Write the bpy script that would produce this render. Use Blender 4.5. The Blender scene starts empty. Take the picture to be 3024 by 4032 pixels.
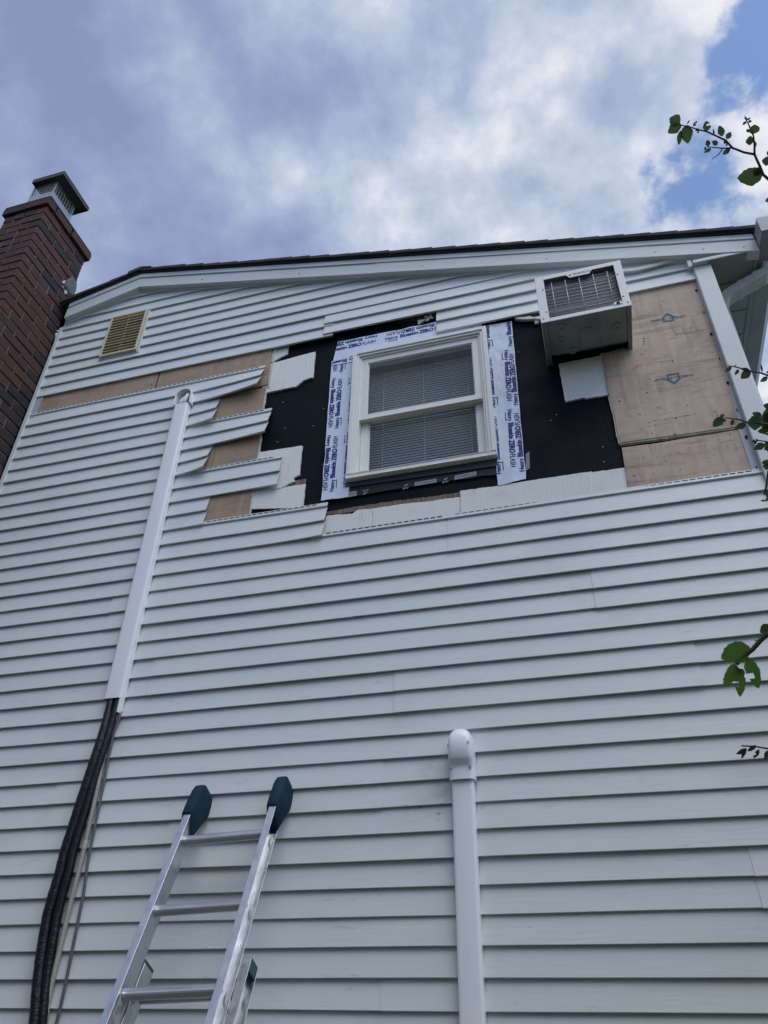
import bpy, bmesh, math, random
from mathutils import Vector, Matrix, noise as mnoise
R = random.Random(7)
S = bpy.context.scene
C = S.collection
E = 0.1016                     # exposure of one siding course (4 in)
GZ = -1.73                     # ground level (the camera is held 1.6 m above it)

# ---------------------------------------------------------------- camera
cam_d = bpy.data.cameras.new('camera'); cam = bpy.data.objects.new('camera', cam_d); C.objects.link(cam)
cam_d.sensor_fit = 'VERTICAL'; cam_d.sensor_height = 36.0; cam_d.lens = 36.0 * 3006.65 / 4032.0
cam_d.clip_start = 0.05; cam_d.clip_end = 600
cr, cu_, cf = Vector((0.9620, 0.2732, 0.0170)), Vector((0.145, -0.561, 0.815)), Vector((-0.232285, 0.781241, 0.579404))
cf.normalize(); cr = (cr - cf * cr.dot(cf)).normalized(); cu_ = cr.cross(cf)
M = Matrix((( cr.x, cu_.x, -cf.x, 0.0), (cr.y, cu_.y, -cf.y, -3.18866), (cr.z, cu_.z, -cf.z, -0.1304), (0, 0, 0, 1)))
cam.matrix_world = M
S.camera = cam

# ---------------------------------------------------------------- world: NISHITA sky behind a broken cloud layer
SUN_EL, SUN_AZ = math.radians(60), math.radians(140)
world = bpy.data.worlds.new('World'); S.world = world; world.use_nodes = True
wn = world.node_tree; wn.nodes.clear()
def WN(t, **k):
    n = wn.nodes.new(t)
    for a, b in k.items(): setattr(n, a, b)
    return n
def wl(a, b): wn.links.new(a, b)
def wm(op, a, b=None, c=None, clamp=False):
    n = WN('ShaderNodeMath', operation=op); n.use_clamp = clamp
    for i, v in enumerate((a, b, c)):
        if v is None: continue
        if isinstance(v, (int, float)): n.inputs[i].default_value = v
        else: wl(v, n.inputs[i])
    return n.outputs[0]
def wsm(v, lo, hi, a=0.0, b=1.0):
    n = WN('ShaderNodeMapRange', interpolation_type='SMOOTHSTEP')
    wl(v, n.inputs[0]); n.inputs[1].default_value = lo; n.inputs[2].default_value = hi
    n.inputs[3].default_value = a; n.inputs[4].default_value = b
    return n.outputs[0]
tc = WN('ShaderNodeTexCoord'); sx = WN('ShaderNodeSeparateXYZ'); wl(tc.outputs['Generated'], sx.inputs[0])
zc = wm('MAXIMUM', sx.outputs[2], 0.06)
pxn, pyn = wm('DIVIDE', sx.outputs[0], zc), wm('DIVIDE', sx.outputs[1], zc)      # position on the cloud layer
def wnoise(scale, detail, rough, off, dist=0.0, stretch=(1.0, 1.0, 1.0)):
    mp = WN('ShaderNodeMapping'); mp.inputs['Location'].default_value = off; mp.inputs['Scale'].default_value = stretch; wl(tc.outputs['Generated'], mp.inputs[0])
    n = WN('ShaderNodeTexNoise'); n.inputs['Scale'].default_value = scale; n.inputs['Detail'].default_value = detail
    n.inputs['Roughness'].default_value = rough; n.inputs['Distortion'].default_value = dist
    wl(mp.outputs[0], n.inputs[0]); return n.outputs[0]
O1, O2, O3 = (1.13, 33.43, 17.31), (28.86, 9.15, 37.81), (30.49, 0.08, 17.82)
n_gap = wnoise(4.6, 8, 0.56, O1)
n_big = wnoise(2.6, 3, 0.50, O3)
n_thk = wnoise(6.2, 8, 0.55, O2)
# the layer thins out towards +x (where the blue shows); the thick grey part lies to -x
thin = wsm(wm('ADD', pxn, wm('MULTIPLY', pyn, 0.55)), -0.38, 0.72)
gap = wsm(wm('ADD', n_gap, wm('MULTIPLY', wsm(pxn, -0.15, 0.40), 0.26)), 0.735, 0.81)
clear_right = wsm(pxn, 0.42, 0.56)
cover = wm('SUBTRACT', 1.0, wm('MAXIMUM', gap, wm('MULTIPLY', clear_right, 0.85)), clamp=True)
lum = wm('ADD', wm('ADD', wm('MULTIPLY', wm('SUBTRACT', n_thk, 0.5), 2.1), wm('MULTIPLY', wm('SUBTRACT', n_big, 0.5), 0.75)), wm('ADD', wm('MULTIPLY', thin, 0.54), 0.24))
cr1 = WN('ShaderNodeValToRGB'); wl(lum, cr1.inputs[0])
el = cr1.color_ramp.elements
el[0].position = 0.0; el[0].color = (0.275, 0.335, 0.545, 1)
el[1].position = 1.0; el[1].color = (1.02, 1.02, 1.05, 1)
for p_, c_ in ((0.22, (0.325, 0.400, 0.625, 1)), (0.45, (0.430, 0.525, 0.715, 1)), (0.66, (0.62, 0.69, 0.83, 1)), (0.84, (0.88, 0.90, 0.97, 1))):
    e_ = el.new(p_); e_.color = c_
sky = WN('ShaderNodeTexSky', sky_type='NISHITA'); sky.sun_disc = False
sky.sun_elevation = SUN_EL; sky.sun_rotation = SUN_AZ; sky.altitude = 100; sky.air_density = 1.0; sky.dust_density = 0.4; sky.ozone_density = 2.0
bg1 = WN('ShaderNodeBackground'); wl(sky.outputs[0], bg1.inputs[0]); bg1.inputs[1].default_value = 0.14
bg2 = WN('ShaderNodeBackground'); wl(cr1.outputs[0], bg2.inputs[0]); bg2.inputs[1].default_value = 0.60
mx = WN('ShaderNodeMixShader'); wl(cover, mx.inputs[0]); wl(bg1.outputs[0], mx.inputs[1]); wl(bg2.outputs[0], mx.inputs[2])
wo = WN('ShaderNodeOutputWorld'); wl(mx.outputs[0], wo.inputs[0])

sun_d = bpy.data.lights.new('sun', 'SUN'); sun_d.energy = 1.1; sun_d.angle = math.radians(50); sun_d.color = (1.0, 0.97, 0.93)
sun = bpy.data.objects.new('sun', sun_d); C.objects.link(sun); sun.location = (-4, -10, 14)
sd = Vector((math.sin(SUN_AZ) * math.cos(SUN_EL), math.cos(SUN_AZ) * math.cos(SUN_EL), math.sin(SUN_EL)))
sun.rotation_euler = sd.to_track_quat('Z', 'Y').to_euler()

S.render.engine = 'CYCLES'
S.view_settings.view_transform = 'Standard'; S.view_settings.look = 'None'
S.view_settings.exposure = 0.62; S.view_settings.gamma = 1.0; S.view_settings.use_curve_mapping = False

# ---------------------------------------------------------------- materials
class Mat:
    def __init__(s, name, base, rough=0.6, metal=0.0, spec=0.5):
        m = bpy.data.materials.new(name); m.use_nodes = True; s.m = m; s.t = m.node_tree
        s.b = s.t.nodes['Principled BSDF']; s.col = None
        s.b.inputs['Base Color'].default_value = (*base, 1); s.b.inputs['Roughness'].default_value = rough
        s.b.inputs['Metallic'].default_value = metal; s.b.inputs['Specular IOR Level'].default_value = spec
        s.base = base; s.tc = s.t.nodes.new('ShaderNodeTexCoord'); s.h = None
    def n(s, t): return s.t.nodes.new(t)
    def l(s, a, b): s.t.links.new(a, b)
    def vec(s, scale=(1, 1, 1)):
        mp = s.n('ShaderNodeMapping'); mp.inputs['Scale'].default_value = scale
        s.l(s.tc.outputs['Object'], mp.inputs[0]); return mp.outputs[0]
    def noise(s, scale, stretch=(1, 1, 1), detail=4, rough=0.55, dist=0):
        n = s.n('ShaderNodeTexNoise'); n.inputs['Scale'].default_value = scale; n.inputs['Detail'].default_value = detail
        n.inputs['Roughness'].default_value = rough; n.inputs['Distortion'].default_value = dist
        s.l(s.vec(stretch), n.inputs[0]); return n.outputs[0]
    def ramp(s, v, lo, hi):
        r = s.n('ShaderNodeMapRange'); r.interpolation_type = 'SMOOTHSTEP'
        s.l(v, r.inputs[0]); r.inputs[1].default_value = lo; r.inputs[2].default_value = hi; return r.outputs[0]
    def mul(s, v, k):
        m = s.n('ShaderNodeMath'); m.operation = 'MULTIPLY'; s.l(v, m.inputs[0]); m.inputs[1].default_value = k; return m.outputs[0]
    def mix(s, fac, colour):
        """blend the base colour towards another colour of the same surface (grain, stain, wear)"""
        m = s.n('ShaderNodeMix'); m.data_type = 'RGBA'
        if isinstance(fac, float): m.inputs[0].default_value = fac
        else: s.l(fac, m.inputs[0])
        if s.col is None: m.inputs[6].default_value = (*s.base, 1)
        else: s.l(s.col, m.inputs[6])
        m.inputs[7].default_value = (*colour, 1); s.col = m.outputs[2]; s.l(s.col, s.b.inputs['Base Color']); return s
    def rnd(s): return s.n('ShaderNodeObjectInfo').outputs['Random']
    def bump(s, v, strength=0.2, dist=0.002):
        b = s.n('ShaderNodeBump'); b.inputs['Strength'].default_value = strength; b.inputs['Distance'].default_value = dist
        s.l(v, b.inputs['Height'])
        if s.h is not None: s.l(s.h, b.inputs['Normal'])
        s.h = b.outputs[0]; s.l(s.h, s.b.inputs['Normal']); return s
    def rough(s, v, a, b):
        r = s.n('ShaderNodeMapRange'); s.l(v, r.inputs[0]); r.inputs[1].default_value = 0.3; r.inputs[2].default_value = 0.7
        r.inputs[3].default_value = a; r.inputs[4].default_value = b; s.l(r.outputs[0], s.b.inputs['Roughness']); return s

MT = {}
def M_(name, *a, **k):
    q = Mat(name, *a, **k); MT[name] = q.m; return q
q = M_('vinyl_siding', (0.668, 0.700, 0.698), 0.42)
q.mix(q.mul(q.rnd(), 0.30), (0.575, 0.617, 0.628))
q.mix(q.mul(q.ramp(q.noise(1.6, (1, 1, 2.2), 5), 0.50, 0.78), 0.5), (0.50, 0.53, 0.53))
q.mix(q.mul(q.ramp(q.noise(9, (0.5, 1, 2.2), 5, 0.7), 0.60, 0.76), 0.5), (0.38, 0.39, 0.39))
q.mix(q.mul(q.ramp(q.noise(34, (0.3, 1, 1.6), 3, 0.6), 0.66, 0.76), 0.34), (0.25, 0.25, 0.25))
sxyz = q.n('ShaderNodeSeparateXYZ'); q.l(q.tc.outputs['Object'], sxyz.inputs[0])
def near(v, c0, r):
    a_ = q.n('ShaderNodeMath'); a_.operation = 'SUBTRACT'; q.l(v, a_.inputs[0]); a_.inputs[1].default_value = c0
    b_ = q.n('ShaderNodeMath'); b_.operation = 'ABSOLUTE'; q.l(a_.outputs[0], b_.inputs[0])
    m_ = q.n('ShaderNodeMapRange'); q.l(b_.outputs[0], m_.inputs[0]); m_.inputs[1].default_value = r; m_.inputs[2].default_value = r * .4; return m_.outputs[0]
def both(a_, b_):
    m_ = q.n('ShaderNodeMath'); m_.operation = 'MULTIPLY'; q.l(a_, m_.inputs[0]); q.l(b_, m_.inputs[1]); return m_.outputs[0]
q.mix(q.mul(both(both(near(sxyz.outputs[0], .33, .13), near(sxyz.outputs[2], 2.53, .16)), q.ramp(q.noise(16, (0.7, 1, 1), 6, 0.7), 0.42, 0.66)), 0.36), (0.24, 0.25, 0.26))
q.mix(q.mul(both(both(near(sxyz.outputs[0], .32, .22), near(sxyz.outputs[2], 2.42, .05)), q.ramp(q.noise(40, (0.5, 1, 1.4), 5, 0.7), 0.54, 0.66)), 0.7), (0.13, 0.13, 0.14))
q.bump(q.noise(70, (0.07, 1, 1), 4, 0.65), 0.34, 0.0022).bump(q.noise(2.4, (1, 1, 1.5), 2), 0.16, 0.02)
q = M_('white_trim', (0.63, 0.66, 0.66), 0.38)
q.mix(q.mul(q.ramp(q.noise(5, (1, 1, 1), 5), 0.5, 0.75), 0.3), (0.50, 0.52, 0.53)); q.bump(q.noise(3, (1, 1, 1), 2), 0.15, 0.015)
q = M_('aluminium_coil', (0.59, 0.625, 0.63), 0.42)
q.mix(q.mul(q.ramp(q.noise(4, (0.5, 1, 2), 5), 0.48, 0.75), 0.35), (0.45, 0.47, 0.49)); q.bump(q.noise(6, (0.4, 1, 1.2), 2), 0.2, 0.012)
q = M_('window_vinyl', (0.80, 0.80, 0.76), 0.35)
q.mix(q.mul(q.ramp(q.noise(12, (1, 1, 1), 5), 0.52, 0.75), 0.25), (0.60, 0.60, 0.56))
q = M_('nail_flange', (0.42, 0.48, 0.54), 0.5); q.mix(q.mul(q.ramp(q.noise(9, (1, 1, 0.4), 4), 0.45, 0.7), 0.4), (0.30, 0.34, 0.38))
q = M_('insulation_paper', (0.415, 0.290, 0.198), 0.75)
q.mix(q.mul(q.rnd(), 0.25), (0.33, 0.215, 0.155))
q.mix(q.mul(q.ramp(q.noise(5, (0.6, 1, 1.6), 6, 0.65), 0.42, 0.72), 0.70), (0.225, 0.160, 0.120))
q.mix(q.mul(q.ramp(q.noise(14, (1.8, 1, 0.35), 5, 0.7), 0.50, 0.72), 0.40), (0.54, 0.42, 0.35))
q.mix(q.mul(q.ramp(q.noise(30, (0.6, 1, 1), 4, 0.7), 0.66, 0.74), 0.5), (0.14, 0.105, 0.09)); q.bump(q.noise(12, (1, 1, 1), 3), 0.25, 0.006)
q = M_('weathered_paper', (0.555, 0.420, 0.318), 0.78)
q.mix(q.mul(q.ramp(q.noise(4, (0.7, 1, 1.4), 6, 0.65), 0.40, 0.70), 0.5), (0.335, 0.255, 0.215))
q.mix(q.mul(q.ramp(q.noise(9, (2.4, 1, 0.35), 5, 0.7), 0.44, 0.66), 0.55), (0.62, 0.50, 0.42))
q.mix(q.mul(q.ramp(q.noise(7, (3.2, 1, 0.30), 5, 0.7), 0.54, 0.72), 0.6), (0.30, 0.225, 0.18))
q.mix(q.mul(q.ramp(q.noise(16, (0.8, 1, 1.3), 6, 0.75), 0.58, 0.72), 0.9), (0.165, 0.125, 0.105))
q.mix(q.mul(q.ramp(q.noise(6, (0.35, 1, 3.0), 6, 0.7), 0.52, 0.70), 0.75), (0.235, 0.175, 0.145))
q.mix(q.mul(q.ramp(q.noise(2.2, (1, 1, 1), 5, 0.7), 0.50, 0.68), 0.65), (0.29, 0.215, 0.17))
q.bump(q.noise(9, (1, 1, 1), 4), 0.3, 0.008)
q = M_('board_foam', (0.66, 0.65, 0.58), 0.8); q.mix(q.mul(q.noise(30), 0.4), (0.42, 0.40, 0.34))
q = M_('spray_foam', (0.68, 0.67, 0.62), 0.75); q.bump(q.noise(60), 0.5, 0.004)
q = M_('black_felt', (0.0042, 0.0072, 0.0115), 0.7, spec=0.08)
q.mix(q.ramp(q.noise(3, (1, 1, 1), 6), 0.4, 0.75), (0.0065, 0.0105, 0.016)); q.mix(q.mul(q.ramp(q.noise(40, (1, 1, 1), 2), 0.72, 0.76), 0.5), (0.10, 0.11, 0.12))
q.bump(q.noise(4, (1, 1, 1), 4), 0.35, 0.015).rough(q.noise(5), 0.45, 0.7)
q = M_('old_shingle', (0.80, 0.795, 0.765), 0.7)
q.mix(q.mul(q.ramp(q.noise(7, (1, 1, 1), 6, 0.7), 0.5, 0.75), 0.45), (0.60, 0.575, 0.54))
q.mix(q.mul(q.ramp(q.noise(10, (3, 1, 0.25), 6, 0.7), 0.60, 0.74), 0.5), (0.36, 0.30, 0.25)); q.bump(q.noise(110, (1, 1, 0.05), 3), 0.6, 0.003)
q = M_('bare_wood', (0.235, 0.165, 0.125), 0.8)
q.mix(q.mul(q.ramp(q.noise(80, (1, 1, 0.06), 4), 0.4, 0.65), 0.8), (0.105, 0.072, 0.055)); q.bump(q.noise(110, (1, 1, 0.05), 3), 0.6, 0.003)
q = M_('tape_film', (0.700, 0.770, 0.890), 0.25)
q.mix(q.mul(q.ramp(q.noise(6, (1, 1, 1), 5), 0.45, 0.75), 0.35), (0.74, 0.78, 0.85)); q.bump(q.noise(26, (1, 1, 0.5), 4, 0.6), 0.5, 0.008)
M_('blue_ink', (0.008, 0.026, 0.23), 0.5, spec=0.2)
M_('stamp_ink', (0.075, 0.125, 0.200), 0.75)
q = M_('dark_membrane', (0.014, 0.019, 0.024), 0.38, spec=0.3); q.bump(q.noise(18, (1, 1, 2), 4), 0.4, 0.008)
M_('pale_print', (0.22, 0.27, 0.31), 0.5)
M_('grey_print', (0.34, 0.38, 0.41), 0.5)
q = M_('flashing_sheet', (0.034, 0.048, 0.062), 0.45); q.bump(q.noise(7), 0.2, 0.01)
q = M_('window_blind', (0.86, 0.88, 0.89), 0.5)
t_ = q.n('ShaderNodeBsdfTranslucent'); t_.inputs[0].default_value = (0.82, 0.85, 0.86, 1); m_ = q.n('ShaderNodeMixShader'); m_.inputs[0].default_value = 0.5
q.l(q.b.outputs[0], m_.inputs[1]); q.l(t_.outputs[0], m_.inputs[2]); q.l(m_.outputs[0], [n for n in q.t.nodes if n.type == 'OUTPUT_MATERIAL'][0].inputs[0])
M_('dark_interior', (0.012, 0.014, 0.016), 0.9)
q = M_('brick', (0.090, 0.031, 0.023), 0.85)
q.mix(q.ramp(q.rnd(), 0.15, 0.95), (0.064, 0.024, 0.026))
q.mix(q.mul(q.ramp(q.noise(9, (1, 1, 1), 5, 0.65), 0.48, 0.72), 0.75), (0.032, 0.018, 0.019))
q.mix(q.mul(q.ramp(q.noise(17, (1, 1, 1), 4, 0.6), 0.62, 0.74), 0.7), (0.24, 0.085, 0.052)); q.bump(q.noise(30, (1, 1, 1), 6, 0.75), 1.0, 0.012)
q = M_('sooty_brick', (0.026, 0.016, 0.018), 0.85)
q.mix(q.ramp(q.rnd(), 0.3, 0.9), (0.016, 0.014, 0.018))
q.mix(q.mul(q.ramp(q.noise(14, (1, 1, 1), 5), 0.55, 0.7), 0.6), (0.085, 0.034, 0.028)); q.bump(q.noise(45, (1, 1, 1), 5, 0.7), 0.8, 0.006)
q = M_('mortar', (0.19, 0.160, 0.118), 0.9); q.mix(q.mul(q.ramp(q.noise(8, (1, 1, 1), 5), 0.42, 0.7), 0.8), (0.075, 0.062, 0.052)); q.bump(q.noise(60, (1, 1, 1), 4), 0.7, 0.005)
q = M_('chimney_crown', (0.040, 0.036, 0.036), 0.9); q.mix(q.ramp(q.noise(20), 0.45, 0.7), (0.020, 0.018, 0.020)); q.bump(q.noise(50), 0.8, 0.006)
q = M_('patch_mortar', (0.125, 0.130, 0.135), 0.9); q.bump(q.noise(40), 0.8, 0.008)
q = M_('galvanized', (0.42, 0.45, 0.49), 0.5, 0.45); q.mix(q.mul(q.noise(20), 0.4), (0.36, 0.39, 0.41))
q = M_('weathered_lid', (0.070, 0.073, 0.073), 0.7, 0.2); q.mix(q.ramp(q.noise(16, (1, 1, 1), 5), 0.45, 0.7), (0.045, 0.043, 0.042))
q = M_('roof_shingle', (0.026, 0.030, 0.032), 0.9); q.mix(q.mul(q.rnd(), 0.6), (0.044, 0.048, 0.045)); q.bump(q.noise(180), 0.8, 0.004)
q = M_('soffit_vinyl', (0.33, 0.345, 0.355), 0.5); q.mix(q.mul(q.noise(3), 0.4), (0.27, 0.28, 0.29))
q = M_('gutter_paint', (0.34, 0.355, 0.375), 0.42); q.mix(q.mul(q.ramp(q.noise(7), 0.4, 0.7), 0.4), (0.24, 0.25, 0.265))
q = M_('downspout_paint', (0.60, 0.63, 0.63), 0.42); q.mix(q.mul(q.ramp(q.noise(12), 0.4, 0.7), 0.5), (0.44, 0.46, 0.46))
q = M_('vent_plastic', (0.60, 0.53, 0.36), 0.5); q.mix(q.mul(q.ramp(q.noise(20), 0.45, 0.7), 0.35), (0.45, 0.38, 0.24))
q = M_('cover_plastic', (0.870, 0.880, 0.915), 0.22); q.mix(q.mul(q.ramp(q.noise(8, (1, 1, 0.4), 5), 0.5, 0.75), 0.25), (0.62, 0.63, 0.66))
M_('cover_inside', (0.50, 0.47, 0.42), 0.6)
q = M_('black_insulation', (0.0038, 0.0062, 0.0095), 0.28, spec=0.45); q.bump(q.noise(75, (1, 1, 1.5), 4, 0.65), 0.6, 0.006)
q = M_('cream_hose', (0.50, 0.48, 0.42), 0.45); q.mix(q.mul(q.noise(30), 0.5), (0.36, 0.34, 0.29))
q = M_('grey_cable', (0.105, 0.110, 0.135), 0.45); q.mix(q.mul(q.noise(30), 0.3), (0.16, 0.16, 0.18))
q = M_('ladder_aluminium', (0.60, 0.61, 0.62), 0.30, 0.92)
q.mix(q.mul(q.ramp(q.noise(14, (2, 2, 0.3), 5, 0.65), 0.45, 0.7), 0.5), (0.40, 0.41, 0.42)); q.rough(q.noise(22, (2, 2, 0.4), 5), 0.22, 0.48); q.bump(q.noise(120, (1, 1, 0.05), 3), 0.15, 0.002)
q = M_('rung_aluminium', (0.55, 0.56, 0.57), 0.40, 0.85); q.mix(q.mul(q.ramp(q.noise(30, (0.2, 2, 2), 5), 0.4, 0.7), 0.5), (0.36, 0.37, 0.38))
q = M_('rubber_mitt', (0.010, 0.034, 0.056), 0.8, spec=0.15); q.mix(q.mul(q.ramp(q.noise(14, (1, 1, 1), 5), 0.4, 0.75), 0.5), (0.028, 0.055, 0.072)); q.bump(q.noise(90), 0.25, 0.002)
M_('green_plug', (0.006, 0.085, 0.060), 0.4)
q = M_('label_paper', (0.42, 0.42, 0.41), 0.6); q.mix(q.ramp(q.noise(22, (1, 1, 1), 5), 0.45, 0.6), (0.24, 0.24, 0.24))
M_('black_print', (0.012, 0.012, 0.016), 0.5)
q = M_('ac_enamel', (0.74, 0.755, 0.755), 0.35); q.mix(q.mul(q.ramp(q.noise(9), 0.5, 0.75), 0.3), (0.56, 0.565, 0.56))
q = M_('ac_pan', (0.30, 0.315, 0.325), 0.45, 0.35); q.mix(q.ramp(q.noise(6, (1, 1, 1), 5), 0.4, 0.7), (0.22, 0.235, 0.245)); q.bump(q.noise(4), 0.15, 0.02)
q = M_('coil_dark', (0.11, 0.12, 0.14), 0.6, 0.0)
q = M_('coil_fin', (0.20, 0.215, 0.245), 0.5, 0.1)
q = M_('coil_tube', (0.42, 0.44, 0.48), 0.35, 0.5)
M_('dark_hole', (0.008, 0.008, 0.010), 0.9)
q = M_('wire_metal', (0.55, 0.57, 0.56), 0.4, 0.2)
q = M_('bark', (0.110, 0.078, 0.072), 0.8); q.mix(q.mul(q.noise(60, (1, 1, 1), 4), 0.6), (0.045, 0.030, 0.004)); q.bump(q.noise(150), 0.6, 0.002)
def leaf_mat(name, a, b, edge):
    q = M_(name, a, 0.38)
    q.mix(q.ramp(q.rnd(), 0.1, 0.9), b); q.mix(q.mul(q.ramp(q.noise(60, (1, 1, 1), 4), 0.56, 0.70), 0.55), edge)
    q.bump(q.noise(140), 0.4, 0.002)
    t = q.n('ShaderNodeBsdfTranslucent'); q.l(q.col, t.inputs[0]); mxs = q.n('ShaderNodeMixShader'); mxs.inputs[0].default_value = 0.45
    o = [n for n in q.t.nodes if n.type == 'OUTPUT_MATERIAL'][0]
    q.l(q.b.outputs[0], mxs.inputs[1]); q.l(t.outputs[0], mxs.inputs[2]); q.l(mxs.outputs[0], o.inputs[0])
leaf_mat('leaf_dark', (0.052, 0.100, 0.044), (0.100, 0.145, 0.052), (0.085, 0.060, 0.026))
leaf_mat('leaf_green', (0.085, 0.215, 0.032), (0.120, 0.240, 0.036), (0.080, 0.085, 0.025))
leaf_mat('leaf_olive', (0.085, 0.105, 0.038), (0.062, 0.092, 0.034), (0.120, 0.080, 0.030))
leaf_mat('leaf_bud', (0.060, 0.048, 0.040), (0.052, 0.060, 0.034), (0.10, 0.05, 0.04))
q = M_('shade_house_wall', (0.30, 0.27, 0.23), 0.8); q.mix(q.mul(q.noise(3), 0.4), (0.24, 0.21, 0.18))
q = M_('grass', (0.045, 0.070, 0.025), 0.9); q.mix(q.ramp(q.noise(2.2, (1, 1, 1), 6), 0.4, 0.65), (0.080, 0.066, 0.042)); q.bump(q.noise(30), 0.8, 0.03)
# glass: clear pane with a plain Fresnel reflection
gm = bpy.data.materials.new('window_glass'); gm.use_nodes = True; gt = gm.node_tree; gt.nodes.clear(); MT['window_glass'] = gm
g_t = gt.nodes.new('ShaderNodeBsdfTransparent'); g_t.inputs[0].default_value = (0.93, 0.96, 0.97, 1)
g_g = gt.nodes.new('ShaderNodeBsdfGlossy'); g_g.inputs['Roughness'].default_value = 0.01
g_f = gt.nodes.new('ShaderNodeFresnel'); g_f.inputs[0].default_value = 1.62
g_m = gt.nodes.new('ShaderNodeMixShader'); g_o = gt.nodes.new('ShaderNodeOutputMaterial')
g_geo = gt.nodes.new('ShaderNodeNewGeometry'); g_inv = gt.nodes.new('ShaderNodeMath'); g_inv.operation = 'SUBTRACT'; g_inv.inputs[0].default_value = 1.0
g_mul = gt.nodes.new('ShaderNodeMath'); g_mul.operation = 'MULTIPLY'   # reflect at the outer face only (the pane does not bend light)
gt.links.new(g_geo.outputs['Backfacing'], g_inv.inputs[1]); gt.links.new(g_f.outputs[0], g_mul.inputs[0]); gt.links.new(g_inv.outputs[0], g_mul.inputs[1])
gt.links.new(g_mul.outputs[0], g_m.inputs[0]); gt.links.new(g_t.outputs[0], g_m.inputs[1]); gt.links.new(g_g.outputs[0], g_m.inputs[2]); gt.links.new(g_m.outputs[0], g_o.inputs[0])

# ---------------------------------------------------------------- object helpers
def tag(o, label=None, cat=None, group=None, kind=None):
    if label: o['label'] = label
    if cat: o['category'] = cat
    if group: o['group'] = group
    if kind: o['kind'] = kind
    return o
def thing(name, label, cat, loc, group=None):
    o = bpy.data.objects.new(name, None); C.objects.link(o); o.location = loc; o.empty_display_size = 0.1
    return tag(o, label, cat, group)
def root_loc(o):
    while o.parent: o = o.parent
    return Vector(o.location)
class MB:
    """collects shapes in world metres and links them as one mesh"""
    def __init__(s): s.v = []; s.f = []; s.sm = []
    def add(s, vs, fs, smooth=False):
        n = len(s.v); s.v += [tuple(v) for v in vs]; s.f += [[i + n for i in f] for f in fs]; s.sm += [smooth] * len(fs); return s
    def box(s, x0, x1, y0, y1, z0, z1):
        vs = [(x, y, z) for x in (x0, x1) for y in (y0, y1) for z in (z0, z1)]
        return s.add(vs, [(0, 1, 3, 2), (4, 6, 7, 5), (0, 4, 5, 1), (2, 3, 7, 6), (0, 2, 6, 4), (1, 5, 7, 3)])
    def obox(s, c, ax, ay, az):
        """box from a centre and three half-axis vectors"""
        c, ax, ay, az = map(Vector, (c, ax, ay, az))
        vs = [c + ax * i + ay * j + az * k for i in (-1, 1) for j in (-1, 1) for k in (-1, 1)]
        return s.add(vs, [(0, 1, 3, 2), (4, 6, 7, 5), (0, 4, 5, 1), (2, 3, 7, 6), (0, 2, 6, 4), (1, 5, 7, 3)])
    def prism(s, pts, y0, y1):
        """(x,z) outline extruded from depth y0 (front) to y1"""
        n = len(pts); vs = [(x, y0, z) for x, z in pts] + [(x, y1, z) for x, z in pts]
        return s.add(vs, [list(range(n)), list(range(2 * n - 1, n - 1, -1))] + [(i, (i + 1) % n, (i + 1) % n + n, i + n) for i in range(n)])
    def loft(s, rings, closed=True, caps=True, smooth=False):
        n = len(rings[0]); vs = [p for r in rings for p in r]; fs = []
        for k in range(len(rings) - 1):
            for i in range(n if closed else n - 1):
                j = (i + 1) % n; fs.append((k * n + i, k * n + j, (k + 1) * n + j, (k + 1) * n + i))
        if caps and closed: fs += [list(range(n - 1, -1, -1)), list(range((len(rings) - 1) * n, len(rings) * n))]
        return s.add(vs, fs, smooth)
    def tube(s, path, rad, n=8, smooth=True):
        path = [Vector(p) for p in path]; rings = []; up = None
        for k, p in enumerate(path):
            d = (path[min(k + 1, len(path) - 1)] - path[max(k - 1, 0)]).normalized()
            if up is None: up = d.orthogonal().normalized()
            up = (up - d * up.dot(d)).normalized(); w = d.cross(up)
            r = rad[k] if isinstance(rad, (list, tuple)) else rad
            rings.append([p + (up * math.cos(a) + w * math.sin(a)) * r for a in (2 * math.pi * i / n for i in range(n))])
        return s.loft(rings, smooth=smooth)
    def build(s, name, mat, parent=None, bevel=0, seg=2, kind=None, label=None, fixn=True):
        me = bpy.data.meshes.new(name); o = bpy.data.objects.new(name, me); C.objects.link(o)
        off = Vector((0, 0, 0))
        if parent: off = root_loc(parent)
        me.from_pydata([tuple(Vector(v) - off) for v in s.v], [], s.f)
        me.polygons.foreach_set('use_smooth', s.sm)
        if fixn:
            bm = bmesh.new(); bm.from_mesh(me); bmesh.ops.recalc_face_normals(bm, faces=bm.faces); bm.to_mesh(me); bm.free()
        me.materials.append(MT[mat] if isinstance(mat, str) else mat); me.update()
        if parent: o.parent = parent
        if bevel:
            b = o.modifiers.new('bevel', 'BEVEL'); b.width = bevel; b.segments = seg; b.limit_method = 'ANGLE'; b.angle_limit = 0.6
        if kind: o['kind'] = kind
        if label: o['label'] = label
        return o
def lerp(a, b, t): return a + (b - a) * t
def wob(x, z, s=1.0): return mnoise.noise(Vector((x * 3.1 * s, z * 3.1 * s, 4.2)))

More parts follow.
